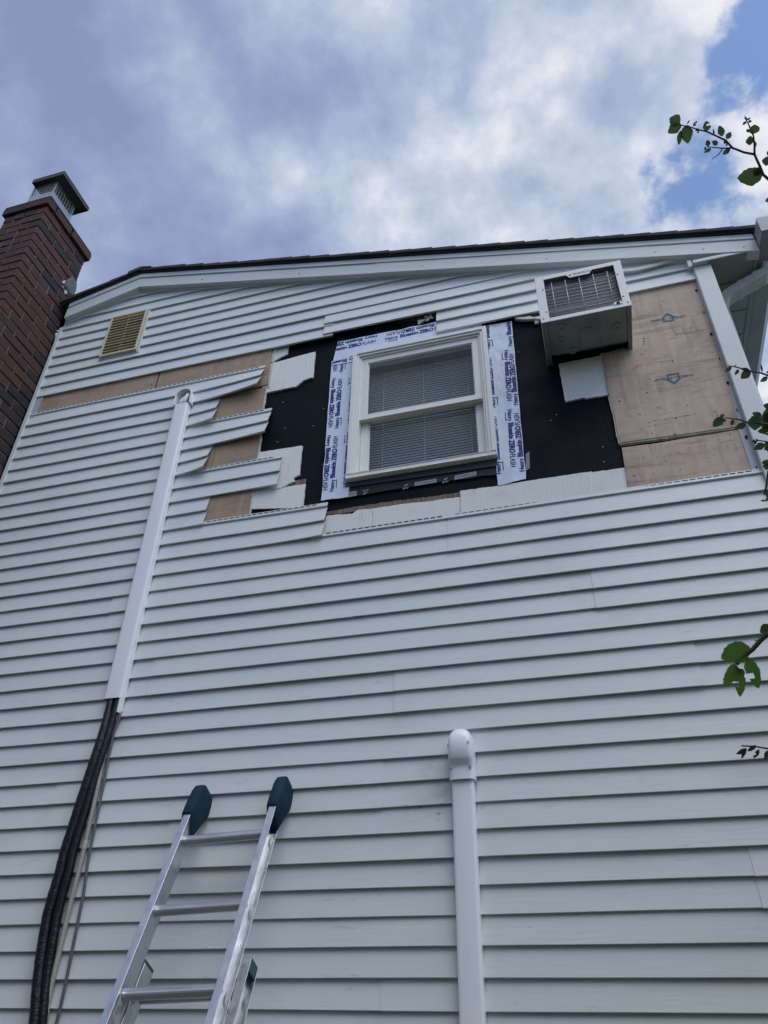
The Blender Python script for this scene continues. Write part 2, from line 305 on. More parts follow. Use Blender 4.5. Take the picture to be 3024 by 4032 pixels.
# lettering: built-in font turned to mesh, laid out word by word
_tc = {}
def glyphs(txt, bold=0.0, shear=0.0):
    k = (txt, bold, shear)
    if k not in _tc:
        cu = bpy.data.curves.new('lettering', 'FONT'); cu.body = txt; cu.size = 1.0; cu.offset = bold; cu.shear = shear; cu.resolution_u = 3
        o = bpy.data.objects.new('lettering', cu); C.objects.link(o); dg = bpy.context.evaluated_depsgraph_get()
        me = o.evaluated_get(dg).to_mesh()
        vs = [(v.co.x, v.co.y) for v in me.vertices]; fs = [list(p.vertices) for p in me.polygons]
        o.evaluated_get(dg).to_mesh_clear(); bpy.data.objects.remove(o); bpy.data.curves.remove(cu)
        _tc[k] = (vs, fs, max(v[0] for v in vs) if vs else 0)
    return _tc[k]
def line_of(words):
    """words: (text, bold, shear, width scale, height scale, gap after) -> verts, faces, width"""
    V, F, x = [], [], 0.0
    for t, b, sh, ws, hs, gap in words:
        vs, fs, w = glyphs(t, b, sh); n = len(V)
        V += [(x + v[0] * ws, v[1] * hs) for v in vs]; F += [[i + n for i in f] for f in fs]; x += w * ws + gap
    return V, F, x
def put(mb, line, origin, direction, size, length, yf, inside=None, flip=1):
    """place a line of lettering on the wall; direction is the (x,z) reading direction"""
    V, F, w = line; k = length / w; dx, dz = direction; l = math.hypot(dx, dz); dx /= l; dz /= l
    P = [(origin[0] + dx * v[0] * k - dz * v[1] * size, origin[1] + dz * v[0] * k + dx * v[1] * size) for v in V]
    fs = F
    if inside: fs = [f for f in F if inside(sum(P[i][0] for i in f) / len(f), sum(P[i][1] for i in f) / len(f))]
    used = sorted({i for f in fs for i in f}); ix = {i: n for n, i in enumerate(used)}
    mb.add([(P[i][0], yf(*P[i]) if callable(yf) else yf, P[i][1]) for i in used], [[ix[i] for i in f] for f in fs])

# ================================================================ SETTING
g = MB()
g.add([(-150, -150, GZ), (150, -150, GZ), (150, 150, GZ), (-150, 150, GZ)], [(0, 1, 2, 3)])
tag(g.build('ground', 'grass'), kind='structure')

# ================================================================ HOUSE
house = thing('house', 'two-storey house with pale vinyl siding partly stripped around its upper window', 'house', (-1.0, 0.0, GZ))
XL, XR = -3.63, 0.905
RX, RZ, SR, SL = -2.972, 4.905, 0.2565, 0.275          # ridge x, ridge z (shingle top) and the two slopes
def roof_z(x, drop=0.0): return RZ - drop - (SR * (x - RX) if x > RX else SL * (RX - x))
YB, YBF, YW, YF = 0.014, 0.012, 0.026, 0.036            # depths: siding back, insulation board, old shingles, felt

# structural core with the window opening
WX0, WX1, WZ0, WZ1 = -1.125, -0.365, 2.52, 3.46
c = MB()
c.prism([(-6.9, GZ), (0.985, GZ), (0.985, 3.60), (RX, 4.62), (-6.9, 3.60)], 0.22, 8.5)
c.box(-6.9, WX0, 0.040, 0.219, GZ, 3.60); c.box(WX1, 0.985, 0.040, 0.219, GZ, 3.60)
c.box(WX0, WX1, 0.040, 0.219, GZ, WZ0); c.prism([(WX0, WZ1), (WX1, WZ1), (WX1, 3.60), (WX0, 3.60)], 0.040, 0.219)
c.prism([(-6.9, 3.60), (0.985, 3.60), (RX, 4.62)], 0.040, 0.219)
c.build('wall_core', 'dark_interior', house)

# black felt sheets (seams where they lap)
felt = [(-1.86, -1.16, 3.32, 3.86, 0.0), (-1.16, -0.30, 3.44, 3.86, 0.0012), (-1.86, -1.16, 2.20, 3.32, 0.0006),
        (-1.16, -0.30, 2.20, 2.56, 0.0), (-0.30, 0.36, 3.105, 3.86, 0.0), (-0.30, 0.098, 2.20, 3.103, 0.0009), (0.099, 0.36, 2.20, 3.103, 0.0)]
for x0, x1, z0, z1, dy in felt:
    MB().box(x0, x1, YF - dy, YF + 0.003, z0, z1).build('felt_sheet', 'black_felt', house)
# bits of torn felt and staples
for (x, z, w_, h_) in ((-1.29, 3.50, .10, .16), (-1.35, 2.44, .13, .22), (0.275, 2.62, .03, .26)):
    MB().prism([(x - w_ / 2, z - h_ / 2), (x + w_ / 2, z - h_ / 2.3), (x + w_ / 2.6, z + h_ / 2), (x - w_ / 2.2, z + h_ / 2.2)], YF - 0.003, YF - 0.001).build('felt_patch', 'black_felt', house)
nl = MB()
for k in range(34):
    x = R.uniform(-1.72, .26); z = R.uniform(2.3, 3.7)
    if WX0 - .2 < x < WX1 + .2: continue
    nl.box(x - .003, x + .003, YF - .004, YF, z - .0025, z + .0025)
nl.build('felt_nail', 'grey_print', house, kind='stuff')

# ---- vinyl siding: every panel is two courses with a butt edge each
def panel(k, xa, xb, dz=0.0, hem=True, flare=None, clip=None, yoff=0.0, name='siding_panel'):
    """k: index of the lower edge; flare=(x_start, outward, side_cut) lifts the free right end off the wall"""
    z0 = k * E + dz; prof = []
    for c_ in (0, 1):
        zc_ = z0 + c_ * E; ra = 0.0025
        prof += [(YBF + 0.001, zc_ + 0.0045), (-0.0005, zc_), (-0.0029, zc_ + 0.0008), (-0.0035, zc_ + ra), (0.0112, zc_ + E - 0.004), (0.0118, zc_ + E - 0.001)]
    if hem:
        zt = z0 + 2 * E
        prof += [(0.0035, zt + 0.001), (0.0015, zt + 0.004), (0.0030, zt + 0.011), (0.0110, zt + 0.014), (0.0125, zt + 0.034)]
    else: prof += [(0.0122, z0 + 2 * E + 0.012)]
    n = max(2, int((xb - xa) / 0.10) + 1)
    if flare: n = max(n, 26)
    ph = R.uniform(0, 50); am = 0.0016 if name == 'siding_panel' else 0.0; rows = []
    tz = z0 + 2 * E
    for (y, z) in prof:
        l_, r_ = (clip(z) if clip else (xa, xb)); l_ = max(l_, xa); r_ = min(r_, xb)
        if r_ < l_ + 0.002: r_ = l_ + 0.002
        row = []
        for i in range(n + 1):
            x = lerp(l_, r_, i / n)
            yy = y + yoff + am * 1.3 * mnoise.noise(Vector((x * 1.7, z0 * 3, ph))); zz = z + am * 1.6 * mnoise.noise(Vector((x * 1.1, ph, z0)))
            if flare:
                t = max(0.0, (x - flare[0]) / (xb - flare[0])); s_ = min(1.0, max(0.0, (tz - z) / (2 * E)))
                yy -= flare[1] * t * t * (s_ ** 0.9); zz += 0.10 * flare[1] * t * t * s_
                xx = x - flare[2] * t ** 6 * (0.35 * s_ + 0.65 * s_ ** 2)
                row.append((xx, yy, zz))
            else: row.append((x, yy, zz))
        rows.append(row)
    m = MB(); m.loft(rows, closed=False, caps=False)
    th = 0.0013
    back = [[(p[0], p[1] + th, p[2] + (0.0 if i else 0.0)) for p in r_] for i, r_ in enumerate(rows)]
    m.loft([r_ for r_ in back], closed=False, caps=False)
    # close the two ends of the sheet
    for e_ in (0, -1):
        a = [r_[e_] for r_ in rows]; b = [r_[e_] for r_ in back]
        m.loft([a, b], closed=False, caps=False)
    return m.build(name, 'vinyl_siding', house, fixn=True)
def hem_slots(k, xa, xb, dz=0.0, fl=None):
    m = MB(); x = xa + 0.012; z = k * E + dz + 2 * E + 0.0245
    while x + 0.026 < xb:
        yy = 0.0090
        m.box(x, x + 0.026, yy - 0.0006, yy + 0.0004, z - 0.0022, z + 0.0022); x += 0.036
    m.build('nail_slot_row', 'dark_hole', house, kind='stuff')
seams = {-9: [-1.4], -7: [-2.3], -5: [-0.82], -3: [-2.2, -1.0], -1: [-.9], 1: [-2.75], 3: [0.47], 5: [-1.9], 7: [-2.55, -0.93],
         9: [], 11: [-0.86, 0.43], 13: [-2.15], 15: [0.08], 17: [-2.5], 19: [-0.586]}
for k in range(-17, 20, 2):
    xs = [XL + 0.012] + sorted(seams.get(k, [])) + [XR]
    for i in range(len(xs) - 1):
        lap = 0.022 if i else 0.0
        a = xs[i] - lap; b = xs[i + 1]
        if k == 19 and i == 0: a = -1.36
        panel(k, a, b, yoff=-0.0032 * (i % 2), dz=-0.0012 * (i % 2), hem=(k == 19))
        if k == 19: hem_slots(k, max(a, -1.285) + 0.03 * i, b - 0.015)
panel(19, XL + 0.012, -1.36, hem=False)
panel(21, XL + 0.012, -1.278, flare=(-1.75, 0.014, 0.012)); hem_slots(21, -2.03, -1.32)
panel(23, XL + 0.012, -2.026, hem=False, flare=(-2.3, 0.006, 0.006))
panel(25, XL + 0.012, -1.590, flare=(-2.2, 0.006, 0.006)); hem_slots(25, -2.12, -1.63)
panel(27, XL + 0.012, -2.075, hem=False, flare=(-2.36, 0.042, 0.006))
panel(29, XL + 0.012, -1.702, flare=(-2.40, 0.034, 0.004)); hem_slots(29, -2.12, -1.73)
panel(31, XL + 0.012, -2.085, hem=False, flare=(-2.36, 0.030, 0.004))
panel(33, XL + 0.012, -1.792, flare=(-2.42, 0.055, 0.004)); hem_slots(33, XL + 0.06, -1.83)
# upper gable: rows 35 and up; their ends run under the rake boards
def gable_clip(z):
    lo = RX - (4.740 - z) / SL; hi = RX + (4.752 - z) / SR
    return (lo, hi)
UZ = -0.012
panel(37, XL + 0.012, -1.325, dz=UZ - 0.014, hem=False, clip=gable_clip)
panel(37, -1.392, 0.93, dz=UZ + 0.006, hem=False, clip=gable_clip, yoff=-0.007)
panel(35, -0.629, 0.925, dz=0.0, hem=False, clip=gable_clip, yoff=-0.002)
for k in (39, 41, 43, 45):
    if k == 39:
        panel(k, XL + 0.012, -0.2, dz=UZ, hem=False, clip=gable_clip); panel(k, -0.22, 0.95, dz=UZ, hem=False, clip=gable_clip, yoff=-0.002)
    else: panel(k, XL + 0.012, 0.95, dz=UZ, hem=False, clip=gable_clip)

# ---- boards left in the stripped band
def ragged(pts, amp, step=.012):
    out = []
    for i in range(len(pts)):
        (x0, z0), (x1, z1) = pts[i], pts[(i + 1) % len(pts)]; L = math.hypot(x1 - x0, z1 - z0); n = max(1, int(L / step))
        for j in range(n):
            t = j / n; nx, nz = (-(z1 - z0) / L, (x1 - x0) / L) if L else (0, 0); d = amp * (mnoise.noise(Vector((lerp(x0, x1, t) * 60, lerp(z0, z1, t) * 60, 1.3))) + .5 * R.uniform(-1, 1)) if j else 0
            out.append((lerp(x0, x1, t) + nx * d, lerp(z0, z1, t) + nz * d))
    return out
def piece(name, mat, pts, y0, y1, bevel=0.0, label=None):
    if name in ('old_shingle', 'exposed_lath', 'foam_edge', 'foam_scrap', 'shingle_chip'): pts = ragged(pts, .0022 if name != 'exposed_lath' else .0035)
    return MB().prism(pts, y0, y1).build(name, mat, house, bevel, 1, label=label)
B_ = YBF + 0.0020
# brown boards on the left, one per gap in the framing
piece('insulation_board', 'insulation_paper', [(-3.575, 3.52), (-3.03, 3.52), (-3.03, 3.84), (-3.575, 3.84)], B_, YW)
piece('insulation_board', 'insulation_paper', [(-3.028, 3.52), (-2.625, 3.52), (-2.618, 3.84), (-3.028, 3.84)], B_ + .0006, YW)
piece('insulation_board', 'insulation_paper', [(-1.7682,3.7726),(-1.7606,3.5742),(-1.7591,3.4041),(-1.7976,3.4049)] + [(-1.95, 3.385), (-2.32, 3.385), (-2.612, 3.45), (-2.605, 3.86), (-1.74, 3.86)], B_, YW)
piece('insulation_board', 'insulation_paper', [(-1.768, 3.383), (-1.772, 3.14), (-2.098, 3.14), (-2.16, 3.2), (-2.16, 3.383)], B_ + .001, YW)
piece('insulation_board', 'insulation_paper', [(-2.102, 3.138), (-2.2, 3.138), (-2.2, 3.383), (-2.164, 3.383), (-2.164, 3.2), (-2.102, 3.139)], B_ + .0016, YW)
piece('insulation_board', 'insulation_paper', [(-1.757, 3.136), (-1.757, 2.70), (-2.055, 2.70), (-2.05, 3.136)], B_ + .001, YW)
piece('insulation_board', 'insulation_paper', [(-2.058, 2.70), (-2.25, 2.70), (-2.25, 3.136), (-2.053, 3.136)], B_, YW)
piece('insulation_board', 'insulation_paper', [(-1.757, 2.697), (-1.757, 2.30), (-2.20, 2.30), (-2.20, 2.697)], B_, YW)
# foam edge that shows along their broken right side
for pts in ([(-1.746, 3.76), (-1.739, 3.76), (-1.742, 3.42), (-1.748, 3.385), (-1.775, 3.378), (-1.781, 3.386), (-1.754, 3.394), (-1.750, 3.43)],
            [(-1.768, 3.378), (-1.760, 3.378), (-1.763, 3.155), (-1.770, 3.150)], [(-1.757, 2.96), (-1.749, 2.96), (-1.751, 2.745), (-1.757, 2.745)], [(-1.757, 2.53), (-1.749, 2.53), (-1.749, 2.35), (-1.757, 2.35)]):
    piece('foam_edge', 'board_foam', pts, B_ + .0015, YW + .002)
# old white shingles around the window
piece('old_shingle', 'old_shingle', [(-1.7966,3.8219),(-1.6504,3.7801),(-1.651,3.6738),(-1.6852,3.6594),(-1.7394,3.6315),(-1.7673,3.6249)], YW - .001, YF)
piece('old_shingle', 'old_shingle', [(-1.7725,3.6074),(-1.4505,3.6369),(-1.4485,3.3973),(-1.4802,3.3948),(-1.5136,3.3874),(-1.5629,3.3423),(-1.5815,3.3453),(-1.6669,3.3421),(-1.7879,3.3414),(-1.8027,3.4077)], YW - .004, YF, 0.001)
piece('old_shingle', 'old_shingle', [(-1.7813,2.8404),(-1.4736,2.8317),(-1.4743,2.7281),(-1.4733,2.6084),(-1.4925,2.6012),(-1.509,2.592),(-1.4942,2.565),(-1.5305,2.5575),(-1.5775,2.5325),(-1.6833,2.5323),(-1.7597,2.5395)], YW - .004, YF, 0.001)
piece('old_shingle', 'old_shingle', [(-1.7833,2.5513),(-1.6832,2.5308),(-1.5225,2.5378),(-1.4306,2.5381),(-1.4323,2.3761),(-1.4405,2.368),(-1.7757,2.4206)], YW - .001, YF)
piece('exposed_lath', 'bare_wood', [(-1.5262,2.5488),(-1.5053,2.5768),(-1.4316,2.5799),(-1.4339,2.5469)], YF - .004, YF + .001)
piece('old_shingle', 'old_shingle', [(0.0688,3.1098),(0.3165,3.1134),(0.3058,2.8079),(0.181,2.8092),(0.1731,2.8189),(0.0705,2.813)], YW - .004, YF, 0.001, 'small square shingle left under the air conditioner')
piece('shingle_chip', 'old_shingle', [(0.2866,3.1085),(0.3172,3.1377),(0.3173,3.0966)], YW - .002, YF)
# the row of cut shingles along the bottom of the opening, with bare wood above the left ones
piece('old_shingle', 'old_shingle', [(-1.3025,2.1682),(-1.2862,2.2842),(-1.2341,2.2843),(-1.1381,2.2719),(-1.1074,2.2942),(-1.0208,2.2879),(-1.0164,2.125)], YW - .002, YF)
piece('old_shingle', 'old_shingle', [(-1.0149,2.1247),(-1.0192,2.2876),(-0.8352,2.2864),(-0.7138,2.2779),(-0.6238,2.2795),(-0.5393,2.2747),(-0.5452,2.1322)], YW - .002, YF)
piece('exposed_lath', 'bare_wood', [(-1.2897,2.2963),(-1.2911,2.319),(-1.1117,2.3242),(-0.8997,2.3228),(-0.6701,2.3136),(-0.5397,2.3148),(-0.5415,2.2714),(-0.8378,2.2839),(-1.1104,2.2905)], YF - .003, YF + .002)
piece('old_shingle', 'old_shingle', [(-0.5431,2.1318),(-0.5354,2.3158),(-0.379,2.3107),(-0.1986,2.3121),(0.0475,2.3115),(0.1438,2.3102),(0.1173,2.1169)], YW - .004, YF, 0.001)
piece('old_shingle', 'old_shingle', [(0.0588,2.1628),(0.0771,2.3061),(0.3105,2.3038),(0.3038,2.1702),(0.3004,2.1495)], YW - .003, YF, 0.001)
# weathered boards on the right
piece('insulation_board', 'weathered_paper', [(0.5624,3.7263),(0.9022,3.6103),(0.9156,3.5742),(0.906,3.2045),(0.8969,2.8557),(0.8851,2.5334),(0.8805,2.4387),(0.7473,2.4438),(0.5597,2.4492),(0.4181,2.4539),(0.308,2.4571),(0.3038,2.5296),(0.3085,2.6395),(0.3052,2.7523),(0.3033,2.8424),(0.3133,3.12),(0.4793,3.1322)], B_ - .001, YF, 0.0015, 'large stamped brown board beside the corner post')
piece('insulation_board', 'weathered_paper', [(0.3103,2.4287),(0.4795,2.4208),(0.6373,2.4239),(0.7589,2.4219),(0.8825,2.4258),(0.8849,2.1559),(0.298,2.1336)], B_ + .003, YF, 0.0015, 'lower brown board below the dark gap')
piece('foam_edge', 'board_foam', [(0.3054,2.452),(0.417,2.4474),(0.5585,2.4427),(0.7461,2.4375),(0.8792,2.4325),(0.8813,2.4411),(0.748,2.4463),(0.5602,2.4516),(0.4185,2.4563),(0.3083,2.4595)], B_ + .003, YF)
piece('foam_edge', 'board_foam', [(0.3083,2.4595),(0.3041,2.5321),(0.3088,2.6421),(0.3055,2.755),(0.304,2.7935),(0.2976,2.7926),(0.2976,2.7443),(0.3011,2.6378),(0.2972,2.5266),(0.3016,2.4552)], B_ + .003, YF)
# dark scores, nail holes and stains scratched into the boards
sc = MB()
def scratch(k, pts, wd):
    P_ = pts
    for i in range(len(P_) - 1):
        (x0, z0), (x1, z1) = P_[i], P_[i + 1]; l = math.hypot(x1 - x0, z1 - z0); nx, nz = -(z1 - z0) / l * wd, (x1 - x0) / l * wd
        sc.add([(x0 + nx * .4, B_ - .0022, z0 + nz * .4), (x1 + nx, B_ - .0022, z1 + nz), (x1 - nx, B_ - .0022, z1 - nz), (x0 - nx * .4, B_ - .0022, z0 - nz * .4)], [(0, 1, 2, 3)])
def dashes(a, b, n, wd):
    for i in range(n):
        t0 = (i + R.uniform(0, .3)) / n; t1 = (i + R.uniform(.45, .95)) / n; j = R.uniform(-.002, .002)
        scratch(0, [(lerp(a[0], b[0], t0), lerp(a[1], b[1], t0) + j), (lerp(a[0], b[0], t1), lerp(a[1], b[1], t1) + j)], wd * R.uniform(.4, 1))
for a, b, n, wd in ((*[(0.4714,2.9728),(0.5637,2.9697)], 5, .0022), (*[(0.5889,2.9704),(0.6844,2.9692)], 6, .0026), (*[(0.6928,2.97),(0.7382,2.97)], 3, .0016),
                    (*[(0.482,2.766),(0.5925,2.7677)], 9, .0018), (*[(0.6009,2.7691),(0.7329,2.7661)], 12, .0014), (*[(0.4793,2.5662),(0.5303,2.5632)], 3, .0012), (*[(0.5262,2.5625),(0.7034,2.567)], 12, .0034),
                    (*[(0.8525,2.9694),(0.875,2.9705)], 1, .0018), (*[(0.55,3.3863),(0.6913,3.3797)], 7, .0012)):
    dashes(a, b, n, wd)
for pts in ([(0.7084,3.2086),(0.7119,3.1791),(0.7215,3.1537)], [(0.7664,3.2056),(0.7588,3.1766),(0.7607,3.1591)], [(0.8053,3.1911),(0.7981,3.165),(0.7967,3.1402)]): scratch(0, pts, .0014)
def spot(x, z, r): sc.prism([(x + r * math.cos(a), z + r * math.sin(a)) for a in (i * math.pi / 4 for i in range(8))], B_ - .0024, B_ - .0012)
for (x, z) in [(0.6621,2.961),(0.4944,2.7665),(0.6004,2.5591),(0.541,3.1303),(0.5764,2.4555)]: spot(x, z, .0045)
for (x, z) in [(0.6216,2.3557),(0.5577,2.2334),(0.6718,2.6316),(0.7939,2.5577),(0.7942,2.533),(0.4662,2.5597),(0.4658,2.5349),(0.4953,2.5337),(0.4689,2.486),(0.4965,2.401),(0.4691,2.3256),(0.5,2.3269),(0.5285,2.3261),(0.5009,2.3009),(0.8256,2.4051),(0.7662,2.3816),(0.7678,2.3552),(0.8295,2.3341),(0.798,2.3332),(0.6974,2.3575),(0.6766,2.3568),(0.8308,2.3082)]: spot(x, z, .0028)
for (x, z) in [(0.5493,3.1726),(0.5456,3.1511),(0.3479,2.7393)]: spot(x, z, .005)
for (x, z) in [(-1.8391,3.7281),(-1.7837,3.5005)] + [(-2.6543,3.6355),(-2.2894,3.696)]: spot(x, z, .004)
sc.build('board_scars', 'black_print', house, kind='stuff')
# house-shaped stamp and lettering, the second one upside down
def stamp(cx, cz, w, h, flip, tilt, words):
    m = MB(); f = -1 if flip else 1; ct, st = math.cos(tilt), math.sin(tilt)
    T = lambda u, v: (cx + (u * ct - v * st) * f, cz + (u * st + v * ct) * f)
    def ring(o, i):
        n = len(o)
        for a in range(n):
            b = (a + 1) % n; q4 = [T(*o[a]), T(*o[b]), T(*i[b]), T(*i[a])]
            m.add([(x, B_ - .0019, z) for x, z in q4], [(0, 1, 2, 3)])
    def pent(s): return [(-w * .50 * s, -h * .50 * s), (w * .50 * s, -h * .50 * s), (w * .50 * s, h * .12 * s), (0, h * .56 * s), (-w * .50 * s, h * .12 * s)]
    roof = lambda s, t: [(-w * .66 * s, h * .05 * t), (0, h * .60 * t), (w * .66 * s, h * .05 * t)]
    ring(pent(1.0), pent(0.80)); ring(pent(0.74), pent(0.66))
    r1, r2 = [(-w * .68, h * .02), (0, h * .66), (w * .68, h * .02)], [(-w * .52, h * .05), (0, h * .53), (w * .52, h * .05)]
    for a in (0, 1): m.add([(x, B_ - .0020, z) for x, z in (T(*r1[a]), T(*r1[a + 1]), T(*r2[a + 1]), T(*r2[a]))], [(0, 1, 2, 3)])
    V, F, wd = line_of(words); k = w * 3.1 / wd; sz = h * .30
    P_ = [T((v[0] - wd / 2) * k, v[1] * sz - h * .16) for v in V]
    m.add([(x, B_ - .0022, z) for x, z in P_], F)
    m.build('stamp', 'stamp_ink', house)
W_ = [('INSUL', .025, 0, .9, 1, .05), ("-", .02, 0, 1, 1, .05), ('WRAP', .025, .15, .9, 1, 0)]
(s1, s2) = [(0.7021,3.2981),(0.6425,2.8355)]
stamp(s1[0], s1[1], .060, .062, False, -.06, W_); stamp(s2[0], s2[1], .064, .070, True, -.04, W_)
# blue triangle marks printed on the left boards
for t_ in ([(-3.3767,3.7615),(-3.3159,3.7615),(-3.3421,3.7314)], [(-2.9262,3.7613),(-2.8459,3.7602),(-2.8767,3.7347)], [(-2.4521,3.7516),(-2.3934,3.754),(-2.4185,3.7305)], [(-2.1152,3.751),(-2.0475,3.747),(-2.0808,3.7201)]):
    piece('printed_mark', 'stamp_ink', t_, B_ - .0012, B_ + .001)

# spray foam lumps under the siding
def blob(pts, r, name='foam_lump'):
    m = MB()
    for (x, y, z) in pts:
        rr = r * R.uniform(.7, 1.2); rings = []
        for i in range(5):
            a = math.pi * (i + .5) / 5 ; rings.append([(x + rr * 1.5 * math.sin(a) * math.cos(b) + R.uniform(-.2, .2) * rr, y + rr * .8 * math.sin(a) * math.sin(b), z + rr * math.cos(a) * .8 + R.uniform(-.2, .2) * rr) for b in (j * math.pi / 4 for j in range(8))])
        m.loft(rings, smooth=True)
    m.build(name, 'spray_foam', house)
blob([(x, .022, z) for x, z in [(-0.699,3.7487),(-0.6891,3.7235),(-0.6708,3.7356),(-0.6602,3.7217),(-0.6686,3.7571),(-0.6936,3.709)]], .009)
MB().prism(ragged([(-0.1464,3.5472),(-0.1319,3.5529),(-0.0827,3.5412),(-0.0521,3.5419),(-0.0371,3.5255),(0.0092,3.5197),(0.0063,3.4907),(-0.0253,3.5045),(-0.0796,3.5144),(-0.1227,3.53)], .002), .004, .026).build('foam_lump', 'spray_foam', house, .005, 3)
piece('foam_scrap', 'spray_foam', [(-0.7572,3.7351),(-0.7007,3.7294),(-0.7515,3.692)], .024, .034)
piece('foam_scrap', 'spray_foam', [(-0.0302,3.5138),(0.0025,3.5104),(-0.0036,3.4875),(-0.0159,3.4747),(-0.0305,3.4766)], .016, .03)
piece('exposed_lath', 'bare_wood', [(-0.8875,3.7639),(-0.8845,3.7764),(-0.7274,3.7821),(-0.63,3.7832),(-0.6311,3.7347),(-0.734,3.7396)], .030, YF)
piece('exposed_lath', 'bare_wood', [(-0.111,3.5668),(-0.0315,3.5803),(0.0142,3.5915),(0.0101,3.5506),(-0.078,3.5609)], .024, YF)

# ---- flashing tapes with their print
LN = line_of([('Henry', .026, 0, .60, .98, .20), ('Blueskin', .038, 0, .64, 1.12, .16), ('ZERO', .050, 0, .62, 1.12, .03), ('FLASH', .014, .22, .58, 1.12, 0)])
def tape(corners, yb, rows, name='flashing_tape', amp=.0030, nx=10, nz=46, edge=.004, seed=0, words=LN):
    """corners TL TR BR BL as (x,z); rows: (start, end, size) lines of print"""
    (tl, tr, br, bl) = corners
    yfun = lambda x, z: yb - .002 + amp * (wob(x * 2.2 + seed, z * 1.4) + .6 * wob(x * 6 + seed, z * 5)) 
    fr, bk = [], []
    for j in range(nz + 1):
        t = j / nz; a = (lerp(tl[0], bl[0], t), lerp(tl[1], bl[1], t)); b = (lerp(tr[0], br[0], t), lerp(tr[1], br[1], t)); row = []
        for i in range(nx + 1):
            s = i / nx; x, z = lerp(a[0], b[0], s), lerp(a[1], b[1], s)
            if i in (0, nx): x += edge * mnoise.noise(Vector((seed + i, z * 9, 0)))
            if j in (0, nz): z += edge * 1.6 * mnoise.noise(Vector((x * 12, seed + j, 0)))
            row.append((x, yfun(x, z), z))
        fr.append(row); bk.append([(p[0], max(p[1] + .0006, YF - .0005 if False else p[1] + .0006), p[2]) for p in row])
    m = MB(); m.loft(fr, closed=False, smooth=True); m.loft(bk, closed=False)
    for q_ in (0, -1):
        m.loft([[r_[q_] for r_ in fr], [r_[q_] for r_ in bk]], closed=False); m.loft([fr[q_], bk[q_]], closed=False)
    o = m.build(name, 'tape_film', house)
    def inside(x, z):
        P4 = [tl, tr, br, bl]; sgn = []
        for i in range(4):
            (x0, z0), (x1, z1) = P4[i], P4[(i + 1) % 4]; sgn.append((x1 - x0) * (z - z0) - (z1 - z0) * (x - x0))
        return all(v < -.0002 for v in sgn)
    for (st, en, size) in rows:
        pm = MB(); d = (en[0] - st[0], en[1] - st[1]); put(pm, words, st, d, size, math.hypot(*d), lambda x, z: yfun(x, z) - .0012, inside)
        if pm.v: pm.build('printed_lettering', 'blue_ink', o, fixn=False)
    um = MB()
    for (st, en, size) in rows:                       # small bar printed under the maker's word
        L = math.hypot(en[0] - st[0], en[1] - st[1]); ux, uz = (en[0] - st[0]) / L, (en[1] - st[1]) / L
        a0, a1 = .02 * L / .41, .082 * L / .41
        P4 = [(st[0] + ux * a - (-1) * 0 - uz * h, st[1] + uz * a + ux * h) for a, h in ((a0, -.011), (a1, -.011), (a1, -.0165), (a0, -.0165))]
        if all(inside(*p_) for p_ in P4): um.add([(x, yfun(x, z) - .0012, z) for x, z in P4], [(0, 1, 2, 3)])
    if um.v: um.build('printed_bar', 'stamp_ink', o, fixn=False, kind='stuff')
    return o
def vrows(x_top, z_top, x_bot, z_bot, start_z, up, size, n=5, L=.414, pitch=.475):
    """a column of repeated print; start_z is where one repeat starts"""
    out = []; sx_ = (x_top - x_bot) / (z_top - z_bot)
    X = lambda z: x_bot + (z - z_bot) * sx_
    for i in range(-n, n + 1):
        z0 = start_z + i * pitch; z1 = z0 + (L if up else -L)
        if max(z0, z1) < z_bot - .02 or min(z0, z1) > z_top + .02: continue
        out.append(((X(z0), z0), (X(z1), z1), size))
    return out
TY = 0.020
# side tapes: the print runs up in one column and down in the next
cl = [(-0.3156,3.544),(-0.1648,3.5404),(-0.1867,2.3233),(-0.3345,2.3086)]; 
c1 = [(-0.305,3.3436),(-0.3125,2.3802)]; c2 = [(-0.2279,3.301),(-0.2607,2.3807)]; c3 = [(-0.1769,3.3457),(-0.1906,2.372)]
tape(cl, TY, vrows(*c1[0], *c1[1], [(-0.3251,2.3827)][0][1], True, .036) and
     [(a, b, s) for a, b, s in vrows(c1[0][0], c1[0][1] + .3, c1[1][0], c1[1][1], [(-0.3146,2.3806)][0][1], True, .036)
      + vrows(c2[0][0], c2[0][1], c2[1][0], c2[1][1], [(-0.2269,3.3007)][0][1], False, .036)
      + vrows(c3[0][0], c3[0][1], c3[1][0] , c3[1][1], [(-0.1904,2.3747)][0][1], True, .036)], seed=3)
clL = [(-1.3268,3.5037),(-1.1762,3.5244),(-1.1809,2.3896),(-1.321,2.3922)]; clL[1] = (-1.145, clL[1][1]); clL[2] = (-1.16, clL[2][1])
d1 = [(-1.3116,3.3626),(-1.3159,2.4502)]; d2 = [(-1.2441,3.405),(-1.2502,2.4437)]; d3 = [(-1.1843,3.2705),(-1.1955,2.4451)]
tape(clL, TY, vrows(d1[0][0], d1[0][1] + .1, d1[1][0], d1[1][1], [(-1.3123,2.8724)][0][1], False, .035)
     + vrows(d2[0][0], d2[0][1] + .1, d2[1][0], d2[1][1], [(-1.2471,2.4407)][0][1], True, .036)
     + vrows(d3[0][0], d3[0][1] + .1, d3[1][0], d3[1][1], [(-1.196,2.8703)][0][1], False, .035), seed=9)
ct = [(-1.292,3.6735),(-0.5818,3.6724),(-0.5746,3.5523),(-1.3225,3.5005)]; ct[1] = (ct[1][0] + .25, ct[1][1] - .005); ct[2] = (-0.36, 3.45); ct[3] = (ct[3][0], 3.462)
